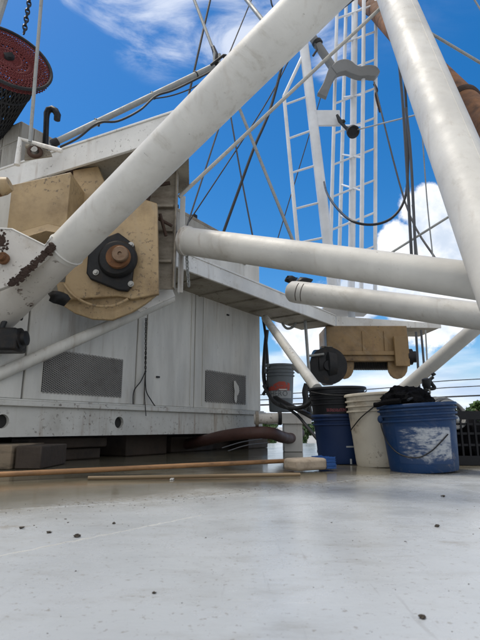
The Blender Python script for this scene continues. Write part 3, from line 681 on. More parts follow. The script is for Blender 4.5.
obj('gearbox_face', MB().lathe(P(328, 366, D2 - .12), (0, -1, 0), [(0.19, 0), (0.19, 0.03), (0.06, 0.035), (0.05, 0.06)], 28), M['iron'], w2)
obj('bracket', bxp(322, 346, 332, 362, D2 - .05, D2 + .05), M['plate'], w2, bevel=.004)

# ------------------------------------------------------------------ ladder mast
lm = thing('ladder_mast', 'white mast pole with a side ladder, just left of the lattice tower', 'mast', P(326, 262, 4.760))
mp0 = P(334.5, 300, 4.760); mp1 = P(296, -20, 4.760)
def along(p0, p1, y0, y1, y): return p0.lerp(p1, (y - y0) / (y1 - y0))
obj('pole', MB().tube(seg(mp0, mp1, 6), 0.055, 20), M['mast'], lm)
r0 = P(299.5, 262, 4.760); r1 = P(284, 96, 4.760); r2 = P(303, 55, 4.760)
obj('rail', MB().tube([r0, r1], 0.0215, 10), M['mast'], lm); obj('rail_top', MB().tube([r1, r2], 0.019, 10), M['mast'], lm)
for (ax, ay, bx_, by) in ((284, 105, 306, 97), (287.5, 139, 310, 131), (291, 173, 314, 166), (294.5, 209, 318, 203), (298, 243, 322, 238)):
    obj('rung', MB().tube([P(ax, ay, 4.760), P(bx_, by, 4.760)], 0.012, 10), M['mast'], lm)
arm = MB().bx(P(317, 125, 4.746), P(340, 110, 4.746) + V((0, 0.03, 0))); obj('bracket', arm, M['mast'], lm, bevel=0.003)
obj('clip', MB().tube([P(315, 44, 4.690), P(317, 50, 4.676), P(313, 56, 4.690)], 0.013, 8), M['black'], lm)
sp = thing('spotlight', 'small black spotlight hanging off the mast bracket', 'spotlight', P(338, 117, 4.704))
obj('yoke', MB().tube([P(337, 115, 4.704), P(340, 121, 4.690), P(345, 127, 4.676), P(350, 131, 4.662)], [.014, .024, .017, .028], 10), M['black'], sp)
ax = (P(358, 137, 4.480) - P(350, 130, 4.662)).normalized()
obj('lamp_head', MB().lathe(P(351, 130, 4.662), ax, [(0.02, -0.014), (0.05, 0.0), (0.066, 0.042), (0.07, 0.084), (0.062, 0.087), (0.042, 0.07)], 20), M['black'], sp)
obj('knuckle', MB().blob(P(343, 122, 4.683), 0.028, .028, .028, 2, .2, 2), M['iron'], sp)

# grey forked fitting and stub pipe behind the mast head
fk = thing('fork_bracket', 'grey curved two-armed steel bracket beside the mast head', 'bracket', P(335, 72, 5.040))
def ribbon(mid, widths, d, dep):
    q = curve([V((x, y, w)) for (x, y), w in zip(mid, widths)], 5); mid = [(v.x, v.y) for v in q]; widths = [v.z for v in q]
    L_, R_ = [], []
    for i, (x, y) in enumerate(mid):
        x0, y0 = mid[max(i - 1, 0)]; x1, y1 = mid[min(i + 1, len(mid) - 1)]
        tx, ty = x1 - x0, y1 - y0; l = math.hypot(tx, ty); nx, ny = -ty / l, tx / l; w = widths[i] / 2
        L_.append(P(x + nx * w, y + ny * w, d)); R_.append(P(x - nx * w, y - ny * w, d))
    m = MB(); n = len(mid); e = V((0, dep, 0))
    vs = L_ + R_ + [p + e for p in L_] + [p + e for p in R_]
    fs = []
    for i in range(n - 1):
        fs += [(i, i + 1, n + i + 1, n + i), (2 * n + i, 3 * n + i, 3 * n + i + 1, 2 * n + i + 1), (i, 2 * n + i, 2 * n + i + 1, i + 1), (n + i, n + i + 1, 3 * n + i + 1, 3 * n + i)]
    fs += [(0, n, 3 * n, 2 * n), (n - 1, 3 * n - 1, 4 * n - 1, 2 * n - 1)]
    return m.add(vs, fs)
obj('long_arm', ribbon([(334, 70), (340, 66), (347, 65), (354, 69), (361, 71), (368, 70), (374, 71), (378, 74)], [9, 12, 12, 10, 10, 11, 11, 7], 4.9, 0.084), M['tarp'], fk, bevel=0.008)
obj('short_arm', ribbon([(335, 68), (331, 75), (327, 84), (322, 95)], [12, 9, 8, 10], 4.91, 0.06), M['tarp'], fk, bevel=0.008)
obj('stub_pipe', MB().tube([P(333, 68, 4.970), P(313, 38, 4.970), P(296, 12, 4.970)], 0.05, 18), M['tarp'], fk)

obj('clamp_band', MB().lathe(P(318.5, 45, 4.97), P(313, 38, 4.97) - P(333, 68, 4.97), [(.052, 0), (.062, .004), (.062, .05), (.052, .054)], 20), M['iron'], fk)

# ------------------------------------------------------------------ lattice tower
TD = 5.15
lt = thing('lattice_tower', 'tall thin white lattice tower with ladder rungs behind the mast', 'tower', P(352, 304, TD))
tw = {'A': ((337.5, -10), (329, 304), TD), 'E': ((376, -10), (375, 304), TD), 'B': ((346.5, -10), (338, 304), TD + .30), 'D': ((364, -10), (361, 304), TD - .19)}
chord = {}
for k, ((x0, y0), (x1, y1), d) in tw.items():
    chord[k] = (P(x1, y1, d), P(x0, y0, d)); obj('chord', MB().tube(chord[k], 0.0225 if k in 'AE' else 0.0245, 10), M['mast'], lt)
cc = (P(351, 304, TD + .03), P(355, -10, TD + .03)); obj('centre_pole', MB().tube(cc, 0.04, 14), M['mast'], lt)
def atz(c, z): return c[0].lerp(c[1], (z - c[0].z) / (c[1].z - c[0].z))
z = P(374, 246, TD).z
while z < chord['A'][1].z:
    obj('rung', MB().tube([atz(chord['A'], z - 0.22), atz(chord['E'], z)], 0.013, 8), M['mast'], lt)
    obj('brace', MB().tube([atz(chord['B'], z + 0.10), atz(chord['D'], z - 0.24)], 0.0115, 8), M['mast'], lt)
    z += 0.413
obj('foot_plate', MB().bx(P(326, 304, TD - .25), P(378, 304, TD - .25) + V((0, .6, .02))), M['mast'], lt)
obj('tower_leg', MB().tube([cc[0], V((cc[0].x, cc[0].y, 1.29))], 0.04, 14), M['mast'], lt)

# rusted boom top right
bt = thing('rusted_boom', 'rust brown round boom crossing behind the right hand white leg', 'boom', P(430, 70, 3.9))
bm0 = PA(366, 0, 6.8); bm1 = PA(480, 120, 3.3); bmd = (bm1 - bm0).normalized(); bm0 = bm0 - bmd * 1.5; bm1 = bm1 + bmd * .8
def onb(px): 
    a = PA(366, 0, 6.8); b = PA(480, 120, 3.3); lo, hi = 0.0, 1.0
    for _ in range(40):
        m_ = (lo + hi) / 2; q = a.lerp(b, m_) - CAM; ax_ = q.y * math.cos(PITCH) + q.z * math.sin(PITCH)
        if 240 + 480 * q.x / ax_ < px: lo = m_
        else: hi = m_
    return a.lerp(b, lo)
obj('boom_tube', MB().tube(seg(bm0, bm1), 0.105, 30), M['rust'], bt)
obj('boom_collar', MB().lathe(onb(462), bmd, [(0.108, 0), (0.122, 0.01), (0.122, 0.05), (0.108, 0.07)], 30), M['rust_dark'], bt)
obj('boom_lip', MB().lathe(onb(372), bmd, [(0.108, 0), (0.116, 0.02), (0.108, 0.04)], 30), M['rust_dark'], bt)

# ------------------------------------------------------------------ items on top of the upper beam, left
hut = thing('engine_box', 'weathered grey panelled box standing on the upper beam at left', 'engine box', P(20, 160, 3.1))
hc = P(21.5, 121, 3.1); hl = G(-40, 149, hc.z); hr = G(58, 141, hc.z)
dl = (hl - hc); drr = (hr - hc)
bot = V((0, 0, -0.55))
bxh = MB().prism([hc, hl, hl + drr, hr], (0, 0, -0.55)); obj('box_body', bxh, M['hut'], hut, bevel=0.004)
nl = V((dl.y, -dl.x, 0)).normalized(); nl = nl if nl.y < 0 else -nl
for k in range(4):
    f = k / 4; p0 = hc + dl * (f + 0.012); p1 = hc + dl * (f + 0.25 - 0.012)
    for (za, zb_) in ((-0.015, -0.155), (-0.175, -0.55)):
        obj('panel', MB().prism([p0 + V((0, 0, za)), p1 + V((0, 0, za)), p1 + V((0, 0, zb_)), p0 + V((0, 0, zb_))], nl * 0.008), M['hut'], hut, bevel=0.002)
nr = V((drr.y, -drr.x, 0)).normalized(); nr = nr if nr.y < 0 else -nr
for k in range(3):
    p0 = hc + drr * (k / 3 + .012); p1 = hc + drr * ((k + 1) / 3 - .012)
    obj('panel', MB().prism([p0 + V((0, 0, -.01)), p1 + V((0, 0, -.01)), p1 + bot, p0 + bot], nr * 0.008), M['hut'], hut, bevel=0.002)
ex = thing('exhaust_pipe', 'black gooseneck exhaust pipe sticking up behind the grey box', 'exhaust pipe', P(45.5, 150, 3.25))
exd = 3.25
obj('stack', MB().tube([P(45.2, 152, exd), P(46.5, 118, exd), P(46.8, 113.5, exd), P(48.5, 110, exd), P(52, 109, exd), P(55.5, 111, exd), P(57.5, 115, exd), P(57, 120, exd)], [.021, .021, .024, .026, .026, .026, .026, .024], 16), M['iron'], ex)
fa = thing('fairlead', 'small white fairlead frame with a round roller on the upper beam', 'fairlead', P(38, 160, 2.7))
fd = 2.62
obj('frame', MB().tube([P(17, 165, fd), P(20.5, 139, fd), P(40, 145, fd), P(62, 151, fd)], [.018, .018, .014, .014], 10), M['white2'], fa)
obj('cheek', poly([(24, 160), (26, 143), (50, 151), (52, 156)], fd + .03, 0.012), M['soffit'], fa, bevel=.003)
obj('roller', MB().torus(P(35, 152, fd), (0.3, -1, 0.2), 0.034, 0.012, 22, 10), M['rust_dark'], fa)
obj('pin', MB().lathe(P(35, 152, fd + .02), (0.2, -1, 0.1), [(0.02, 0), (0.02, 0.03)], 16), M['bolt'], fa)
obj('shackle', MB().blob(P(28, 146.5, fd), .018, .018, .014, 3, .3, 2), M['plate'], fa)

# boom rail pipe rising left to centre
rp = thing('rail_pipe', 'pale grey pipe rising from the fairlead towards the centre', 'pipe', P(56, 144, 2.75))
obj('pipe', MB().tube(seg(P(54, 143, 2.8), P(214, 66, 3.1), 8), 0.021, 16), M['galv'], rp)
obj('end_cap', MB().lathe(P(55, 142.5, 2.79), P(54, 143, 2.8) - P(214, 66, 3.1), [(0.026, -0.02), (0.026, 0.02), (0.018, 0.028)], 16), M['iron'], rp)
for (x, y) in ((97, 122.5), (153, 95.5), (196, 75)): obj('tie', MB().torus(P(x, y, 2.8 + (x - 54) / 160 * .3), P(214, 66, 3.1) - P(54, 143, 2.8), 0.024, 0.006, 16, 6), M['black'], rp)

# ------------------------------------------------------------------ cables, ropes, hoses
def line(name, pix, w, m, label, cat, group='rigging lines overhead', sub=6, seg_=8):
    pts = [P(x, y, d) for (x, y, d) in pix]
    dm = sum(p[2] for p in pix) / len(pix)
    pts = curve(pts, sub) if len(pts) > 2 else seg(pts[0], pts[1], 4)
    mid = pts[len(pts) // 2].copy()
    return one(name, MB().tube(pts, w * dm / F / 2, seg_), m, label, cat, group, loc=mid)
line('stay_rod', [(192, -6, 3.2), (216, 57, 3.05)], 3.8, M['galv'], 'grey stay rod running down to the turnbuckle at top centre', 'stay')
line('wire_rope', [(212, -8, 3.4), (184, 116, 3.3)], 2.6, M['wire'], 'dark wire rope crossing behind the grey stay rod at top', 'wire rope')
line('stay_rod', [(234, -16, 3.5), (268, 27, 3.2)], 5, M['galv'], 'thick grey rod entering at top centre above the near leg', 'stay')
line('thin_wire', [(253, -4, 3.5), (224, 66, 3.3)], 1.5, M['wire'], 'thin dark wire from the turnbuckle up past the thick grey rod', 'wire')
line('thin_wire', [(222, 118, 3.5), (187, 226, 3.5)], 1.9, M['hose'], 'thin grey wire just right of the side plate, leftmost below the leg', 'wire')
line('thin_wire', [(289, 60, 3.6), (262, 110, 3.6), (188, 223, 3.6)], 1.5, M['wire'], 'thin dark wire sloping down left beneath the near leg', 'wire')
line('wire_rope', [(283, 62, 3.5), (270, 110, 3.5), (254, 148, 3.5), (238, 192, 3.5), (225, 228, 3.5), (219, 246, 3.5)], 3.2, M['black'], 'thick black cable curving down behind the cross tube', 'cable')
line('stay_rod', [(236, 100, 3.3), (293, 241, 3.3)], 3.6, M['galv'], 'straight grey rod crossing the black cable below the leg', 'stay')
line('thin_wire', [(230, 112, 3.6), (240, 170, 3.6), (253, 238, 3.6)], 1.8, M['hose'], 'thin grey wire hanging almost upright left of the grey rod', 'wire')
line('thin_wire', [(332, 60, 5.6), (277, 241, 5.6)], 1.1, M['wire'], 'very thin wire beside the ladder rail above the cross tube', 'wire')
line('stay_rope', [(179, 197, 2.9), (386, 3, 3.0), (400, -10, 3.02)], 4.2, M['rope'], 'long pale rope from the angle post up to top right', 'rope')
line('stay_rope', [(415, 24, 4.2), (484, 65, 4.2)], 3.4, M['galv'], 'grey rope running right from behind the steep white leg', 'rope')
line('thin_wire', [(472, -4, 4.5), (482, 12, 4.5)], 2, M['galv'], 'short grey wire in the top right corner of sky', 'wire')
line('hose_line', [(399, 62, 3.0), (404, 120, 3.0), (412, 264, 3.0)], 3.4, M['hose'], 'dark grey hose hanging straight, left one of the pair', 'hose')
line('hose_line', [(406, 108, 2.95), (411, 160, 2.95), (416, 264, 2.95)], 3.2, M['hose'], 'dark grey hose hanging straight, right one of the pair', 'hose')
line('thin_wire', [(374, 82, 4.85), (405, 202, 4.2), (435, 258, 3.7)], 2, M['wire'], 'dark wire from the bracket tip slanting down past the hoses', 'wire')
line('black_hose', [(403, 55, 3.1), (407, 120, 3.1), (408, 165, 3.1), (405, 198, 3.1), (393, 217, 3.1), (374, 224.5, 3.1), (352, 221, 3.1), (336, 207, 3.5), (327, 193, 3.9), (324, 182, 4.65)], 2.6, M['black'], 'black hose looping in a U across the lattice tower', 'hose', seg_=10)
line('thin_wire', [(356, 130, 4.65), (416, 115, 3.4)], 1.7, M['galv'], 'taut thin wire from the spotlight to the steep leg', 'wire')
line('rope_tail', [(374, 84, 4.88), (377, 90, 4.88), (376, 96, 4.88), (380, 112, 4.88)], 2.6, M['rust_dark'], 'short brown rope tail hanging at the bracket tip', 'rope')
line('stay_rope', [(386, 256, 3.2), (450, 216, 3.0)], 2.6, M['galv'], 'grey rope slanting up right in front of the white cloud', 'rope')
line('thin_wire', [(422, 130, 3.0), (427, 200, 3.0), (433, 258, 3.0)], 1.5, M['galv'], 'thin pale wire hanging beside the steep leg before the cloud', 'wire')
line('thin_wire', [(412, 205, 3.3), (418, 258, 3.3)], 1.2, M['galv'], 'faint thin wire right of the hose pair near the cross tube', 'wire')
line('black_hose', [(60, 147, 2.7), (78, 138, 2.7), (98, 123, 2.7), (118, 121, 2.75), (140, 110, 2.8), (156, 96, 2.85), (176, 89, 2.9), (214, 70, 3.0)], 2.6, M['black'], 'black hose tied under the pale rising pipe', 'hose')
line('black_hose', [(150, 99, 2.85), (170, 96, 2.9), (190, 89, 2.95), (212, 77, 3.0)], 1.6, M['black'], 'second thin black hose sagging below the rising pipe', 'hose')
line('stay_rope', [(42, -8, 2.5), (35, 80, 2.5), (30, 142, 2.55)], 4.2, M['galv'], 'grey rope hanging in front of the red net', 'rope')
line('pole', [(8, -14, 2.8), (-4, 24, 2.8)], 9, M['galv'], 'grey pole end in the top left corner', 'pole')
line('black_hose', [(270, -8, 3.0), (272, 5, 3.0), (277, 11, 3.0), (285, 8, 3.0)], 2, M['black'], 'small black hose loop peeking over the near leg at top', 'hose')
line('black_hose', [(318, 32, 2.6), (332, 17, 2.6), (347, 5, 2.6), (362, -7, 2.6)], 2.2, M['black'], 'black hose following the near leg at top right', 'hose')
line('upright_pipe', [(305, 318, 4.8), (307, 345, 4.8), (310, 384, 4.8)], 3.2, M['galv'], 'thin grey upright pipe seen through the gap by the far winch', 'pipe')
line('upright_rail', [(308, 356, 4.8), (324, 354, 4.8)], 2.4, M['galv'], 'short grey rail joining the upright pipe to the winch', 'rail')
line('wire_rope', [(416, 332, 3.6), (420, 400, 3.6)], 2.6, M['hose'], 'grey wire rope hanging behind the strut, left of three', 'wire rope')
line('wire_rope', [(421, 330, 3.5), (427, 400, 3.5)], 2.4, M['hose'], 'grey wire rope hanging behind the strut, middle of three', 'wire rope')
line('wire_rope', [(425.5, 330, 3.7), (427.5, 368, 3.7)], 1.6, M['galv'], 'grey wire rope hanging behind the strut, right of three', 'wire rope')
tb = thing('turnbuckle', 'dark shackle and turnbuckle where the rods meet above the leg', 'turnbuckle', P(216, 58, 3.0))
obj('body', MB().tube([P(213, 47, 3.05), P(216, 56, 3.02), P(217, 64, 3.0)], [.014, .022, .018], 12), M['iron'], tb)
obj('jaw', MB().tube([P(214.5, 53, 3.0), P(214, 64, 3.0)], .010, 10).tube([P(219.5, 54, 3.0), P(219, 64, 3.0)], .010, 10), M['galv'], tb)
obj('pin', MB().tube([P(211, 65, 2.99), P(224, 55, 2.99)], .010, 10), M['iron'], tb)
obj('knot', MB().blob(P(225, 56.5, 3.0), .02, .02, .015, 9, .3, 2), M['iron'], tb)

# fine chain helper
def chain(name, pts, link, r, m, label):
    path = pts; total = sum((b - a).length for a, b in zip(path[:-1], path[1:])); mb = MB(); s = 0; k = 0
    def pt(s):
        for a, b in zip(path[:-1], path[1:]):
            l = (b - a).length
            if s <= l: return a.lerp(b, s / l), (b - a).normalized()
            s -= l
        return path[-1], (path[-1] - path[-2]).normalized()
    while s < total:
        c, t = pt(s); u = t.orthogonal().normalized(); w = t.cross(u)
        q = u if k % 2 else w
        ring = [c + t * (math.cos(a) * link * .62) + q * (math.sin(a) * link * .36) for a in [2 * math.pi * i / 10 for i in range(10)]]
        mb.tube(ring, r, 5, closed=True); s += link * 0.9; k += 1
    return one(name, mb, m, label, 'chain', loc=path[0])
chain('chain', [P(31, -8, 2.75), P(27, 15, 2.75), P(24, 33, 2.75)], .036, .0055, M['iron'], 'short dark chain holding up the red net at top left')
chain('chain', [P(186.5, 252, 2.85), P(187.5, 270, 2.85), P(189, 288, 2.85)], .024, .004, M['galv'], 'pale short chain hanging from the left end of the side beam')
one('shackle', MB().torus(P(186.5, 251, 2.83), (1, .4, 0), .016, .006, 14, 8).tube([P(183, 248, 2.83), P(190, 248, 2.83)], .007, 8), M['hose'], 'small shackle at the top of the pale chain', 'shackle', loc=P(186, 251, 2.83))
wt = MB()
for ph in (0, math.pi):
    pts = []
    for k in range(40):
        y = 318 + (372 - 318) * k / 39; c = H(146 - 0.5 * k / 39, y, 0.012); a = k * 0.9 + ph
        pts.append(c + dirh * (.005 * math.cos(a)) + nh * (.005 * math.sin(a)))
    wt.tube(pts, .0032, 5)
wt.tube(curve([H(145.5, 371, .012), H(141, 381, .012), H(134, 391, .012), H(133, 404, .01)]), .004, 6)
wt.tube(curve([H(145.5, 371, .012), H(146, 390, .012), H(151, 400, .012), H(155, 406, .01)]), .004, 6)
wt.tube(curve([H(145.5, 371, .012), H(144.5, 392, .02), H(146, 416, .036)]), .003, 6)
one('twisted_wire', wt, M['iron'], 'twisted black wire hanging down the house wall between the vents', 'wire', loc=H(146, 318, .012))

# red-topped net
nt_ = thing('fishing_net', 'hanging round net with red mesh end and black mesh body at top left', 'net', P(8, 100, 2.8))
rr_ = ray(8, 57); vdir = rr_.normalized(); right = V((1, 0, 0)); upc = right.cross(vdir).normalized(); right = vdir.cross(upc).normalized()
axn = (right * -0.48 * .83 + upc * -0.88 * .83 + vdir * 0.56).normalized()
nc = P(9, 57, 2.7); NR = 48 / F * 2.72
u_ = axn.orthogonal().normalized(); w_ = axn.cross(u_)
def np_(r, a, h): return nc + (u_ * math.cos(a) + w_ * math.sin(a)) * r + axn * h
obj('hoop', MB().torus(nc, axn, NR, 0.011, 48, 8), M['net_black'], nt_)
def strands(rings, nseg, rad, twist=0.5):
    mb = MB()
    for k in range(nseg):
        for sg in (1, -1):
            pts = [np_(r, 2 * math.pi * (k + sg * twist * i) / nseg, h) for i, (r, h) in enumerate(rings)]
            mb.tube(pts, rad, 4, caps=False)
    return mb
redr = [(NR * (1 - .62 * i / 10), 0.0 + 0.02 * math.sin(i)) for i in range(9)]
obj('red_mesh', strands([(NR * (1 - .05 * i), .008 * (i % 2)) for i in range(12)], 56, .0042), M['net_red'], nt_, kind='stuff')
obj('red_inner_mesh', strands([(NR * (.62 - .062 * i), .012) for i in range(10)], 24, .0055), M['net_red'], nt_, kind='stuff')
obj('red_lining', strands([(NR * (1 - .04 * i), .04) for i in range(9)], 62, .0042), M['net_red'], nt_, kind='stuff')
for f in (.97, .62, .30): obj('red_cord', MB().torus(nc + axn * .01, axn, NR * f, .007, 40, 6), M['net_red'], nt_)
obj('centre_knot', MB().blob(nc, .03, .03, .03, 5, .3, 2), M['net_black'], nt_)
body = [(NR * (.80 - .032 * i), .03 + .06 * i) for i in range(14)]
obj('black_mesh', strands(body, 46, .0045), M['net_black'], nt_, kind='stuff')
obj('black_lining', strands([(r * .93, h) for r, h in body], 58, .0045), M['net_black'], nt_, kind='stuff')
for h in (3, 8, 13): obj('body_hoop', MB().torus(nc + axn * body[h][1], axn, body[h][0], .009, 40, 6), M['net_black'], nt_)

# hook and chain by the strut
hk = thing('cargo_hook', 'rusty hook and shackles hanging behind the strut above the blue bucket', 'hook', P(427, 385, 3.2))
hd = 3.25
obj('swivel', MB().lathe(P(426, 378, hd), (0, 0, -1), [(.012, 0), (.03, .01), (.03, .05), (.02, .07)], 14), M['iron'], hk)
obj('hook', MB().tube(curve([P(433, 377, hd), P(430, 380, hd), P(432, 384, hd), P(434.5, 388, hd), P(429, 389, hd)]), [.012] * 25, 10), M['iron'], hk)
obj('latch', MB().blob(P(433.5, 374.5, hd), .016, .016, .012, 2, .3, 2), M['iron'], hk)
for k in range(6): obj('link', MB().torus(P(427 + (k % 2) * 1.2, 388 + k * 4.0, hd), (1, .3, 0) if k % 2 else (0.2, 1, 0), .018, .007, 14, 6), M['galv'] if k % 2 else M['iron'], hk)

# hoses by the house corner
line('black_hose', [(267, 330, 4.4), (265, 350, 4.4), (264, 378, 4.3), (269, 392, 4.2), (283, 402, 4.0), (301, 411, 3.5), (318, 420, 3.1)], 4.6, M['black'], 'thick black hose dropping past the grey bucket to the deck', 'hose', 'hoses at the house corner', seg_=10)
line('black_hose', [(264, 386, 4.2), (274, 402, 3.9), (290, 408, 3.6), (305, 406, 3.3), (318, 396, 3.1)], 4, M['black'], 'black hose looping under the grey bucket and up right', 'hose', 'hoses at the house corner', seg_=10)
line('black_hose', [(263, 395, 4.2), (268, 380, 4.2), (266, 340, 4.4), (263, 318, 4.5)], 3, M['black'], 'thin black hose running up the house corner', 'hose', 'hoses at the house corner', seg_=10)
line('black_hose', [(281, 404, 3.7), (297, 415, 3.5), (308, 428, 3.3), (318, 440, 3.1)], 3, M['black'], 'black hose slanting behind the navy bucket', 'hose', 'hoses at the house corner', seg_=10)
line('brace_pipe', [(265, 318, 4.3), (317, 389, 2.9)], 9, M['skirt'], 'pale diagonal pipe slanting down in front of the grey bucket', 'pipe', None, seg_=18)
line('drain_hose', [(150, 446, 4.5), (180, 445, 4.2), (202, 441, 3.9), (224, 436, 3.65), (248, 433, 3.5), (270, 433, 3.5), (282, 437, 3.7), (291, 438, 4.1), (300, 433, 4.4)], 10.5, M['brownhose'], 'thick brown hose arched along the foot of the house', 'hose', None, seg_=16)
line('hose_loop', [(283, 313, 4.9), (282, 322, 4.9), (287, 328.5, 4.9), (294, 326, 4.9), (297, 318, 4.9), (297, 312, 4.9)], 2.6, M['galv'], 'grey hose loop hanging under the side beam', 'hose', None)
line('dangling_hose', [(307, 384, 4.0), (305, 392, 4.0), (306, 401, 4.0), (304, 413, 4.0)], 6, M['black'], 'black rubber strip hanging left of the navy buckets', 'strap', 'black strips hanging by the gearbox')
line('dangling_hose', [(311, 386, 4.0), (312, 396, 4.0), (309, 403, 4.0), (310, 413, 4.0)], 5, M['black'], 'second black strip hanging next to the navy buckets', 'strap', 'black strips hanging by the gearbox')
for i, (a, b) in enumerate((((222, 448), (262, 439)), ((228, 451), (268, 443)))):
    line('loose_wire', [(a[0], a[1], 3.0), ((a[0] + b[0]) / 2, a[1] - 6, 3.05), (b[0], b[1], 3.2)], 1.0, M['hose'], ('upper' if i == 0 else 'lower') + ' loose grey wire on deck below the brown hose', 'wire', 'loose wires on deck')
one('small_fitting', MB().blob(P(295, 366.5, 3.5), .03, .02, .022, 8, .35, 2).tube([P(299, 372, 3.45), P(293, 367, 3.5)], .014, 8), M['galv'], 'little grey fitting on top of the pale diagonal pipe', 'fitting', loc=P(295, 367, 3.5))

# pedestal and pipe stub
pdz = thing('pedestal', 'short white pedestal with a ledge top at the house corner', 'pedestal', G(290, 452))
pg = G(284, 452); pe = G(304, 452)
dped = pg.y
ptop = P(290, 424, dped).z; ptop2 = P(290, 413, dped).z
obj('column', MB().bx((P(284.5, 452, dped).x, dped, 0.001), (P(303, 452, dped).x, dped + .16, ptop)), M['white2'], pdz, bevel=.004)
obj('ledge', MB().bx((P(266, 420, dped - .03).x, dped - .03, ptop + .0005), (P(311, 420, dped).x, dped + .30, ptop2)), M['white2'], pdz, bevel=.005)
ps = thing('pipe_stub', 'stained white pipe stub with flange poking from the house corner', 'pipe', P(270, 420, 3.55))
obj('pipe', MB().tube([P(254, 419, 3.5), P(281, 418, 3.5)], .036, 20), M['white_rust'], ps)
obj('flange', MB().tube([P(255.5, 419, 3.49), P(258.5, 419, 3.49)], .056, 20), M['plate'], ps)
obj('collar', MB().tube([P(278, 418, 3.49), P(281.5, 418, 3.49)], .05, 20), M['iron'], ps)
# ------------------------------------------------------------------ buckets
def bucket(name, label, c, rb_, rt, h, m, lean=(0, 0), ribs=(0.80, 0.87, 0.94), ring_m=None, group='buckets on the deck', bail=None, lug_ang=None):
    t = thing(name, label, 'bucket', c, group)
    ax_ = V((lean[0], lean[1], 1)).normalized(); c = V(c)
    prof = [(rb_ - .012, 0.0), (rb_ - .003, 0.003), (rb_, 0.012)]
    for i in range(1, 9): f = i / 9; prof.append((rb_ + (rt - rb_) * f, h * f))
    prof += [(rt, h - .004), (rt - .002, h), (rt - .008, h), (rt - .010, h - .006)]
    for i in range(8, 0, -2): f = i / 9; prof.append((rb_ + (rt - rb_) * f - .006, h * f))
    prof += [(rb_ - .006, .012)]
    obj('shell', MB().lathe(c, ax_, prof, 56), m, t, angle=50)
    for f in ribs:
        r = rb_ + (rt - rb_) * f
        obj('rib', MB().lathe(c + ax_ * (h * f - .006), ax_, [(r - .001, 0), (r + .010, .002), (r + .010, .010), (r - .001, .013)], 56, False), m, t, angle=50)
    obj('rim', MB().lathe(c + ax_ * (h - .014), ax_, [(rt - .002, 0), (rt + .010, .001), (rt + .011, .010), (rt + .006, .0155), (rt - .004, .015)], 56, False), m, t, angle=50)
    return t, c, ax_, (lambda f, a, out=0.0: c + ax_ * (h * f) + V((math.sin(a), -math.cos(a), 0)) * (rb_ + (rt - rb_) * f + out))
# squat blue bucket in front
yb = 474; front = G(425, yb); cb = (P(424.5, yb, front.y + .148).x, front.y + .148, 0.0015)
bb, bc_, bax, bs = bucket('bucket', 'squat bright blue bucket with a worn white label and black cloth', cb, .152, .172, .305, M['bucket_blue'], lean=(-.055, 0), ribs=(0.76, 0.84, .92))
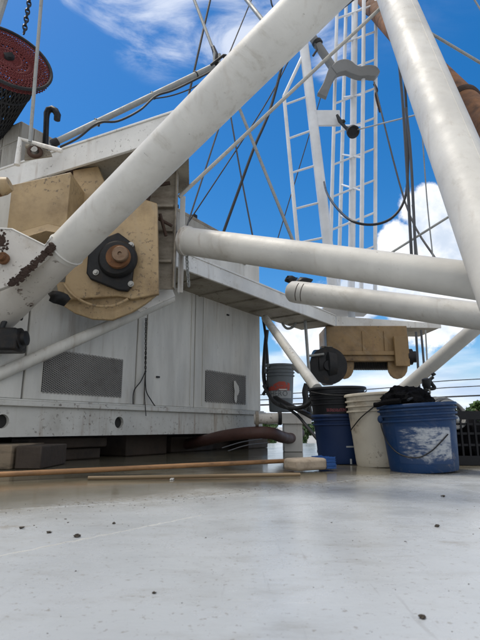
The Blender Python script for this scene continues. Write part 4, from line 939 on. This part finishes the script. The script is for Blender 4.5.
# worn label: a patchwork of flakes wrapped on the wall
def wrap_patch(bsf, a0, a1, f0, f1, nx, ny, keep, out=.0016, th=.0):
    mb = MB()
    for i in range(nx):
        for j in range(ny):
            if not keep(i / nx, j / ny): continue
            aa, ab = a0 + (a1 - a0) * i / nx, a0 + (a1 - a0) * (i + 1) / nx; fa, fb_ = f0 + (f1 - f0) * j / ny, f0 + (f1 - f0) * (j + 1) / ny
            mb.add([bsf(fa, aa, out), bsf(fa, ab, out), bsf(fb_, ab, out), bsf(fb_, aa, out)], [(0, 1, 2, 3)])
    return mb
def label_material():
    m = bpy.data.materials.new('worn_label'); m.use_nodes = True; nt = m.node_tree; N = nt.nodes.new; L = nt.links.new
    b = nt.nodes['Principled BSDF']; b.inputs['Roughness'].default_value = .5
    uv = N('ShaderNodeUVMap')
    def nz(sc, det, rot, scale, dist=0.0):
        mp = N('ShaderNodeMapping'); L(uv.outputs[0], mp.inputs[0]); mp.inputs['Scale'].default_value = sc; mp.inputs['Rotation'].default_value = (0, 0, rot)
        n = N('ShaderNodeTexNoise'); n.inputs['Scale'].default_value = scale; n.inputs['Detail'].default_value = det; n.inputs['Roughness'].default_value = .65; n.inputs['Distortion'].default_value = dist
        L(mp.outputs[0], n.inputs[0]); return n.outputs['Fac']
    sp_ = N('ShaderNodeSeparateXYZ'); L(uv.outputs[0], sp_.inputs[0])
    def mth(op, a, c):
        q = N('ShaderNodeMath'); q.operation = op
        for i_, v in enumerate((a, c)):
            if isinstance(v, (int, float)): q.inputs[i_].default_value = v
            else: L(v, q.inputs[i_])
        return q.outputs[0]
    def rmp(v, a, c, lo=0.0, hi=1.0):
        r = N('ShaderNodeMapRange'); r.interpolation_type = 'SMOOTHSTEP'; L(v, r.inputs[0])
        for i_, x in enumerate((a, c, lo, hi)): r.inputs[i_ + 1].default_value = x
        return r.outputs[0]
    big = nz((1, 1, 1), 4, 0, 3.2, .6); stre = nz((1, 4, 1), 7, R(40), 4.5, .8); fine = nz((1, 1, 1), 8, 0, 18)
    v = mth('ADD', mth('MULTIPLY', big, .55), mth('ADD', mth('MULTIPLY', stre, .45), mth('MULTIPLY', fine, .22)))
    v = mth('ADD', v, mth('MULTIPLY', sp_.outputs[0], .16))
    fac = rmp(v, .57, .78)
    edge = mth('MULTIPLY', mth('MULTIPLY', rmp(mth('ADD', sp_.outputs[0], mth('MULTIPLY', mth('SUBTRACT', stre, .5), .5)), .05, .22), rmp(mth('ADD', sp_.outputs[0], mth('MULTIPLY', mth('SUBTRACT', fine, .5), .06)), 1.0, .96)), mth('MULTIPLY', rmp(mth('ADD', sp_.outputs[1], mth('MULTIPLY', mth('SUBTRACT', big, .5), .5)), .06, .20), rmp(mth('ADD', sp_.outputs[1], mth('MULTIPLY', mth('SUBTRACT', fine, .5), .25)), 1.0, .90)))
    fac = mth('MULTIPLY', mth('MULTIPLY', fac, edge), .80)
    stain = mth('MULTIPLY', rmp(sp_.outputs[0], .6, .95), rmp(sp_.outputs[1], .25, .02))
    def mix(f, a, c):
        x = N('ShaderNodeMix'); x.data_type = 'RGBA'; L(f, x.inputs[0])
        for i_, q in ((6, a), (7, c)):
            if isinstance(q, tuple): x.inputs[i_].default_value = (*q, 1)
            else: L(q, x.inputs[i_])
        return x.outputs[2]
    col = mix(fine, (.40, .43, .46), (.54, .56, .57)); col = mix(mth('MULTIPLY', stain, .7), col, (.25, .19, .12))
    L(mix(fac, (.006, .036, .115), col), b.inputs['Base Color']); return m
lb = wrap_patch(bs, R(-58), R(33), .13, .66, 24, 12, lambda x, y: True)
lo_ = obj('label_print', lb, label_material(), bb, label='torn weathered white label')
uvl = lo_.data.uv_layers.new(name='UVMap'); q = 0
for i in range(24):
    for j in range(12):
        poly_ = lo_.data.polygons[i * 12 + j]
        for li in poly_.loop_indices:
            vi = lo_.data.loops[li].vertex_index - (i * 12 + j) * 4
            dx, dy = ((0, 0), (1, 0), (1, 1), (0, 1))[vi]; uvl.data[li].uv = ((i + dx) / 24, (j + dy) / 12)
bl = [bs(.745, R(82), .012), bs(.70, R(70), .02), bs(.52, R(38), .012), bs(.34, R(5), .008), bs(.20, R(-20), .006), bs(.16, R(-45), .006), bs(.30, R(-72), .010), bs(.52, R(-84), .014), bs(.76, R(-84), .012)]
obj('bail', MB().tube(curve([bs(.55, R(25), .006), bs(.42, R(8), .006), bs(.30, R(-8), .006), bs(.22, R(-28), .006), bs(.26, R(-55), .008), bs(.42, R(-76), .012), bs(.62, R(-86), .014), bs(.76, R(-88), .012)]), .0028, 8), M['iron'], bb)
for a in (84, -88):
    p = bs(.77, R(a), .006); obj('lug', MB().lathe(p, V((math.sin(R(a)), -math.cos(R(a)), 0)), [(.018, 0), (.018, .010), (.010, .016)], 16), M['bucket_blue'] if a < 0 else M['bolt'], bb)
# black cloth stuffed in it
ct = MB(); cc_ = V(bc_) + bax * .30 + V((-.045, -.01, .012))
bmx = bmesh.new(); bmesh.ops.create_icosphere(bmx, subdivisions=5, radius=1)
vs = []
for v in bmx.verts:
    n1 = mnoise.fractal(v.co * 1.7 + V((3, 1, 2)), .9, 2.1, 3); n2 = abs(mnoise.noise(V((v.co.x * 5, v.co.y * 5, v.co.z * 2.5))))
    k = 1 + .28 * n1 - .22 * n2
    vs.append(cc_ + V((v.co.x * .115 * k, v.co.y * .11 * k, v.co.z * .088 * k * (1.0 if v.co.z > 0 else .5))))
ct.add(vs, [[v.index for v in f.verts] for f in bmx.faces]); bmx.free()
rag = one('black_cloth', ct, M['cloth'], 'crumpled black cloth heaped in the squat blue bucket', 'cloth', loc=cc_)
rag2 = MB().tube(curve([bs(1.0, R(-40), .012) + V((0, 0, .01)), bs(1.02, R(-60), .018), bs(.99, R(-75), .028), bs(.985, R(-80), .04)]), [.012] * 19, 8)
o = obj('cloth_corner', rag2, M['cloth']); o.parent = rag; o.matrix_parent_inverse = Matrix.Translation(-rag.location)
line('black_hose', [(408, 400, 2.2), (416, 397, 2.25), (424, 400, 2.3), (431, 405, 2.35)], 2.6, M['black'], 'short black cord curling out of the squat blue bucket', 'cord', None)
# tall white bucket
front = G(383, 468); cw = (P(382, 468, front.y + .125).x, front.y + .125, .0015)
wb, wc, wax, ws = bucket('bucket', 'tall stained white bucket standing between the navy and squat blue ones', cw, .128, .152, .375, M['bucket_white'], lean=(-.045, .0), ribs=(.76, .83, .90))
obj('bail', MB().tube(curve([ws(.83, R(-12), .010), ws(.78, R(-22), .016), ws(.66, R(-44), .018), ws(.54, R(-66), .016), ws(.48, R(-82), .014)]), .003, 8), M['iron'], wb)
obj('lug', MB().lathe(ws(.83, R(-12), .002), (-.2, -1, 0), [(.012, 0), (.012, .012)], 12), M['bucket_white'], wb)
# navy bucket with a black one nested in it
front = G(341, 465); cn = (P(341.5, 465, front.y + .13).x, front.y + .13, .0015)
nb, nc_, nax, ns = bucket('bucket', 'navy blue bucket left of the white one, with another nested inside', cn, .125, .146, .268, M['bucket_navy'], lean=(-.02, 0), ribs=(.80, .9))
obj('label_strip', wrap_patch(ns, R(2), R(34), .335, .365, 10, 1, lambda x, y: True, .002), M['pale_print'], nb)
obj('drip_tag', MB().box(ns(.06, R(12), .003), (.005, 0, 0), (0, .002, 0), (0, 0, .014)), M['pale_print'], nb, bevel=.001)
obj('bail', MB().tube(curve([ns(.56, R(66), .006), ns(.50, R(70), .012), ns(.42, R(72), .012)]), .003, 8), M['iron'], nb)
ck = V(nc_) + nax * .06
kb, kc, kax, ks = bucket('bucket', 'black bucket nested inside the navy blue one', ck, .128, .158, .36, M['bucket_black'], lean=(-.02, 0), ribs=(.74, .82, .90))
obj('red_print', wrap_patch(ks, R(-36), R(6), .615, .665, 60, 6, lambda x, y: mnoise.noise(V((x * 22, y * 3, 5))) > -.12, .0016), M['darkred_print'], kb, smooth=False)
obj('bail', MB().tube(curve([ks(.95, R(70), .012), ks(.90, R(45), .016), ks(.86, R(10), .016), ks(.87, R(-30), .016), ks(.93, R(-70), .014)]), .0035, 8), M['black'], kb)
# grey bucket on the pedestal
gz = P(281, 412, dped + .12)
gb, gc, gax, gs = bucket('bucket', 'grey bucket with red and pale lettering standing on the white pedestal', (gz.x, gz.y, gz.z), .100, .118, .405, M['bucket_grey'], ribs=(.76, .83, .9), lean=(0, 0))
obj('print_panel', wrap_patch(gs, R(-80), R(52), .28, .43, 30, 1, lambda x, y: True, .0012), M['pale_print'], gb)
def text(s, size, bsf, a0, f0, rad, hh, m, parent, name, shear=0.0, out=.003):
    cu = bpy.data.curves.new('t', 'FONT'); cu.body = s; cu.size = size; cu.shear = shear; cu.resolution_u = 2
    to = bpy.data.objects.new('t', cu); C.objects.link(to); bpy.context.view_layer.update()
    me = to.to_mesh(); mb = MB()
    mb.add([bsf(f0 + v.co.y / hh, a0 + v.co.x / rad, out) for v in me.vertices], [list(p.vertices) for p in me.polygons])
    to.to_mesh_clear(); bpy.data.objects.remove(to); bpy.data.curves.remove(cu)
    return obj(name, mb, m, parent, smooth=False)
text('HERO', .060, gs, R(-58), .32, .105, .375, M['dark_print'], gb, 'lettering')
def red_keep(x, y): 
    up = .35 + .65 * min(1, max(0, (x - .12) / .45))
    return y < up * (1 - .25 * max(0, x - .7) * 3) and mnoise.noise(V((x * 9 + 2, y * 5, 1))) > -.32
obj('red_lettering', wrap_patch(gs, R(-75), R(40), .44, .62, 60, 16, red_keep, .0015), M['red_print'], gb, smooth=False)
obj('pale_lettering', wrap_patch(gs, R(-12), R(26), .445, .465, 20, 1, lambda x, y: mnoise.noise(V((x * 14, 3, 1))) > -.3, .0026), M['white2'], gb, smooth=False)
obj('lug', MB().lathe(gs(.86, R(-86), .004), (-1, 0, 0), [(.022, 0), (.022, .012), (.012, .018)], 14), M['bucket_grey'], gb)
obj('lug', MB().lathe(gs(.97, R(-60), .004), (-.8, -.5, 0), [(.02, 0), (.02, .012)], 12), M['bucket_grey'], gb)

# black milk crate at the right edge with a coil in it
kx0 = P(449, 462, 2.66).x; crt = thing('crate', 'black plastic mesh crate at the right edge behind the squat blue bucket', 'crate', (kx0 + .16, 2.82, 0.0015))
cw_, chh, cx0, cy0 = .32, .285, kx0, 2.66
for z0, z1 in ((0.002, .05), (chh - .045, chh)):
    fm = MB()
    for (a, b) in (((cx0, cy0), (cx0 + cw_, cy0 + .008)), ((cx0, cy0 + cw_ - .008), (cx0 + cw_, cy0 + cw_)), ((cx0, cy0 + .0075), (cx0 + .008, cy0 + cw_ - .0075)), ((cx0 + cw_ - .008, cy0 + .0075), (cx0 + cw_, cy0 + cw_ - .0075))):
        fm.bx((a[0], a[1], z0), (b[0], b[1], z1))
    obj('frame', fm, M['bucket_black'], crt)
for i in range(9):
    f = cx0 + .002 + (cw_ - .014) * i / 8
    for yy in (cy0 + .0015, cy0 + cw_ - .0065): obj('slat', MB().bx((f, yy, .0505), (f + .010, yy + .005, chh - .0455)), M['bucket_black'], crt)
    f = cy0 + .010 + (cw_ - .03) * i / 8
    for xx in (cx0 + .0015, cx0 + cw_ - .0065): obj('slat', MB().bx((xx, f, .0505), (xx + .005, f + .010, chh - .0455)), M['bucket_black'], crt)
for zz in (.10, .16, .21):
    obj('cross_slat', MB().bx((cx0 + .009, cy0 + .0068, zz), (cx0 + cw_ - .009, cy0 + .0085, zz + .012)), M['bucket_black'], crt)
obj('floor', MB().bx((cx0 + .009, cy0 + .009, .006), (cx0 + cw_ - .009, cy0 + cw_ - .009, .012)), M['bucket_black'], crt)
cont = MB().blob((cx0 + .16, cy0 + .16, .13), .135, .135, .12, 6, .2, 3)
one('black_gear', cont, M['cloth'], 'dark bundled gear filling the black crate', 'gear bundle', loc=(cx0 + .16, cy0 + .16, .13))
co = thing('hose_coil', 'grey coiled hose lying on top of the black crate', 'hose coil', P(449, 408, 2.75))
cen = P(450, 413, 2.72)
for k in range(5): obj('turn', MB().torus(cen + V((-.01 * k, .015 * k - .02, .004 * k - .008)), (0.12, -.92, .38), .078 + .006 * (k % 3), .010, 32, 8), M['hose'] if k % 2 else M['tarp'], co)

# ------------------------------------------------------------------ broom and poles on the deck
bz = .012
br = thing('push_broom', 'push broom lying on the wet deck, bristles against the navy bucket', 'broom', G(300, 466))
def Gz(px, py, z): return G(px, py, z)
h0 = Gz(-30, 476, bz + .012); h1_ = Gz(293, 460.5, bz + .02)
obj('handle', MB().tube(seg(h0, h1_, 10), .0105, 14), M['wood'], br)
hb0 = Gz(292, 464, .035); 
bdir = (h1_ - h0).normalized(); bside = V((-bdir.y, bdir.x, 0)).normalized()
bh_ = MB().box(hb0 + bdir * .075 + V((0, 0, -.002)), bdir * .085, bside * .06 , V((0, 0, .026))); 
obj('head', bh_, M['broom'], br, bevel=.014)
bri = MB()
for k in range(900):
    s_ = random.uniform(-.058, .058); z_ = random.uniform(-.024, .026); p = hb0 + bdir * .155 + bside * s_ + V((0, 0, z_))
    bri.tube([p, p + bdir * random.uniform(.046, .056) + bside * random.gauss(0, .003) + V((0, 0, random.gauss(-.002, .003)))], .0022, 4)
obj('bristles', bri, M['bristle'], br, kind='stuff')
one('wooden_pole', MB().tube(seg(Gz(88, 478, .009), Gz(300, 474.5, .009), 10), .007, 12), M['wood_pale'], 'thin pale pole on the wet deck in front of the broom handle', 'pole', loc=Gz(194, 476.5, .009))
one('reflection_streak', MB().box(G(172, 479, .003), (.006, 0, 0), (0, .02, .0), (0, 0, .002)), M['white2'], 'tiny white sliver standing in for a reflected streak on the wet deck below the poles', 'reflection streak', loc=G(172, 479))  # white sliver modelled in place of a glint off the wet deck

# debris
def chip(px, py, sz, label, seed, m='grit'):
    c = G(px, py, sz * .3); one('debris_chip', MB().blob(c, sz * .62, sz * .5, sz * .26, seed, .5, 2, 1.6), M[m], label, 'debris', 'loose chips on the deck', loc=c)
chip(437, 525.5, .0085, 'dark chip alone on the deck right of centre below the squat blue bucket', 1)
chip(422, 616.5, .0065, 'brown crumb in the near right foreground', 2)
chip(77, 535.5, .010, 'largest dark chip beside the pale seam at left', 3)
chip(48.5, 532, .0075, 'dark chip left of the largest one by the seam', 4)
chip(22, 527.5, .008, 'flat brown chip nearest the left edge by the seam', 5)
chip(154, 592.5, .004, 'small brown crumb in the near left foreground', 6)
chip(443, 496, .009, 'flat dark chip just in front of the squat blue bucket', 7)
chip(114, 523, .006, 'dark crumb above the seam, right of the largest chip', 8)
gm = MB()
for k in range(360):
    if k < 270:
        f = random.random(); i = min(int(f * 4), 3); p = SB[i].lerp(SB[i + 1], f * 4 - i) + V((random.gauss(0, .02), random.gauss(0, .05), 0))
    else:
        px = random.uniform(-20, 500); py = 490 + 150 * random.random() ** 1.8; p = G(px, py)
        if random.random() < .45: p = G(random.gauss(90, 90), random.gauss(520, 16))
    r = random.choice((.0008, .001, .0013, .0018)) * random.uniform(.7, 1.3)
    if p.y < .9: r *= .45; p.z = r * .4
    gm.blob(p, r * 1.2, r, r * .6, k, .5, 1, 1.5)
obj('deck_grit', gm, M['grit'], kind='stuff')

# ------------------------------------------------------------------ beyond the vessel
def tree(px, top, w, d, label, n, m, hgt=None):
    base = P(px, 430, d); base.z = -1.0; zt = P(px, top, d).z; H_ = zt + 1.0; rw = w / F * d / 2
    t = thing('tree', label, 'tree', base, 'trees behind the quay')
    tr = MB().tube(curve([base, base + V((.1, 0, H_ * .3)), base + V((-.05, .05, H_ * .6)), base + V((.05, 0, H_ * .9))]), [.18 * (1 - i / 19) + .03 for i in range(19)], 8)
    for k in range(7):
        a = k * 2.4; s = base + V((0, 0, H_ * (.3 + .08 * k))); tr.tube([s, s + V((math.cos(a), math.sin(a), .7)) * rw * .7], [.06, .02], 6)
    obj('trunk', tr, M['bark'], t)
    cl = [(V((random.gauss(0, .45), random.gauss(0, .45), random.uniform(.12, .95))), random.uniform(.22, .42)) for _ in range(22)]
    mb = MB()
    for k in range(n):
        c, r = random.choice(cl); v = V((random.gauss(0, 1), random.gauss(0, 1), random.gauss(0, 1))).normalized() * r * random.random() ** .4
        p = base + V(((c.x + v.x) * rw, (c.y + v.y) * rw, (c.z * H_ * .95 + v.z * rw * .8)))
        if p.z > zt: p.z = zt - random.random() * .2
        if p.z < -0.9: p.z = -.9 + random.random() * .3
        a = V((random.gauss(0, 1), random.gauss(0, 1), random.gauss(0, 1))).normalized(); b = a.orthogonal(); s = random.uniform(.07, .17)
        mb.add([p - a * s, p + b * s * .5, p + a * s, p - b * s * .5], [(0, 1, 2, 3)])
    obj('crown', mb, m, t, smooth=False)
tree(492, 396, 44, 17, 'leafy green tree rising behind the black crate at the right edge', 5000, M['leaf'])
tree(468, 404, 14, 20, 'slim young tree with a tufted top left of the leafy one', 900, M['leaf2'])
tree(540, 385, 70, 24, 'broad tree beyond the right edge of the view', 3000, M['leaf2'])
tree(302, 411, 34, 30, 'low dark bush seen through the gap left of the navy bucket', 3000, M['leaf2'])
tree(268, 413, 24, 34, 'low bush behind the house corner', 2000, M['leaf'])
tree(330, 409, 30, 38, 'far bush behind the navy bucket', 1500, M['leaf'])
def pline(y0, y1, label, w=1.1):
    pts = [P(-300, y0 + (y0 - y1) * 2.2, 22), P(330, y0, 22), P(480, y1, 22), P(900, y1 - 14, 24)]
    one('power_line', MB().tube(curve(pts, 8), w * 22 / F / 2, 6), M['wire'], label, 'power line', 'power lines across the sky', loc=pts[1])
pline(391.5, 379, 'uppermost of the power lines low in the sky at right', .9)
pline(397, 386, 'middle of the power lines low in the sky at right', .9)
pline(403, 395.5, 'lowest and thickest power line low in the sky at right', 1.5)

for o in bpy.data.objects:
    if '_w' in o: del o['_w']
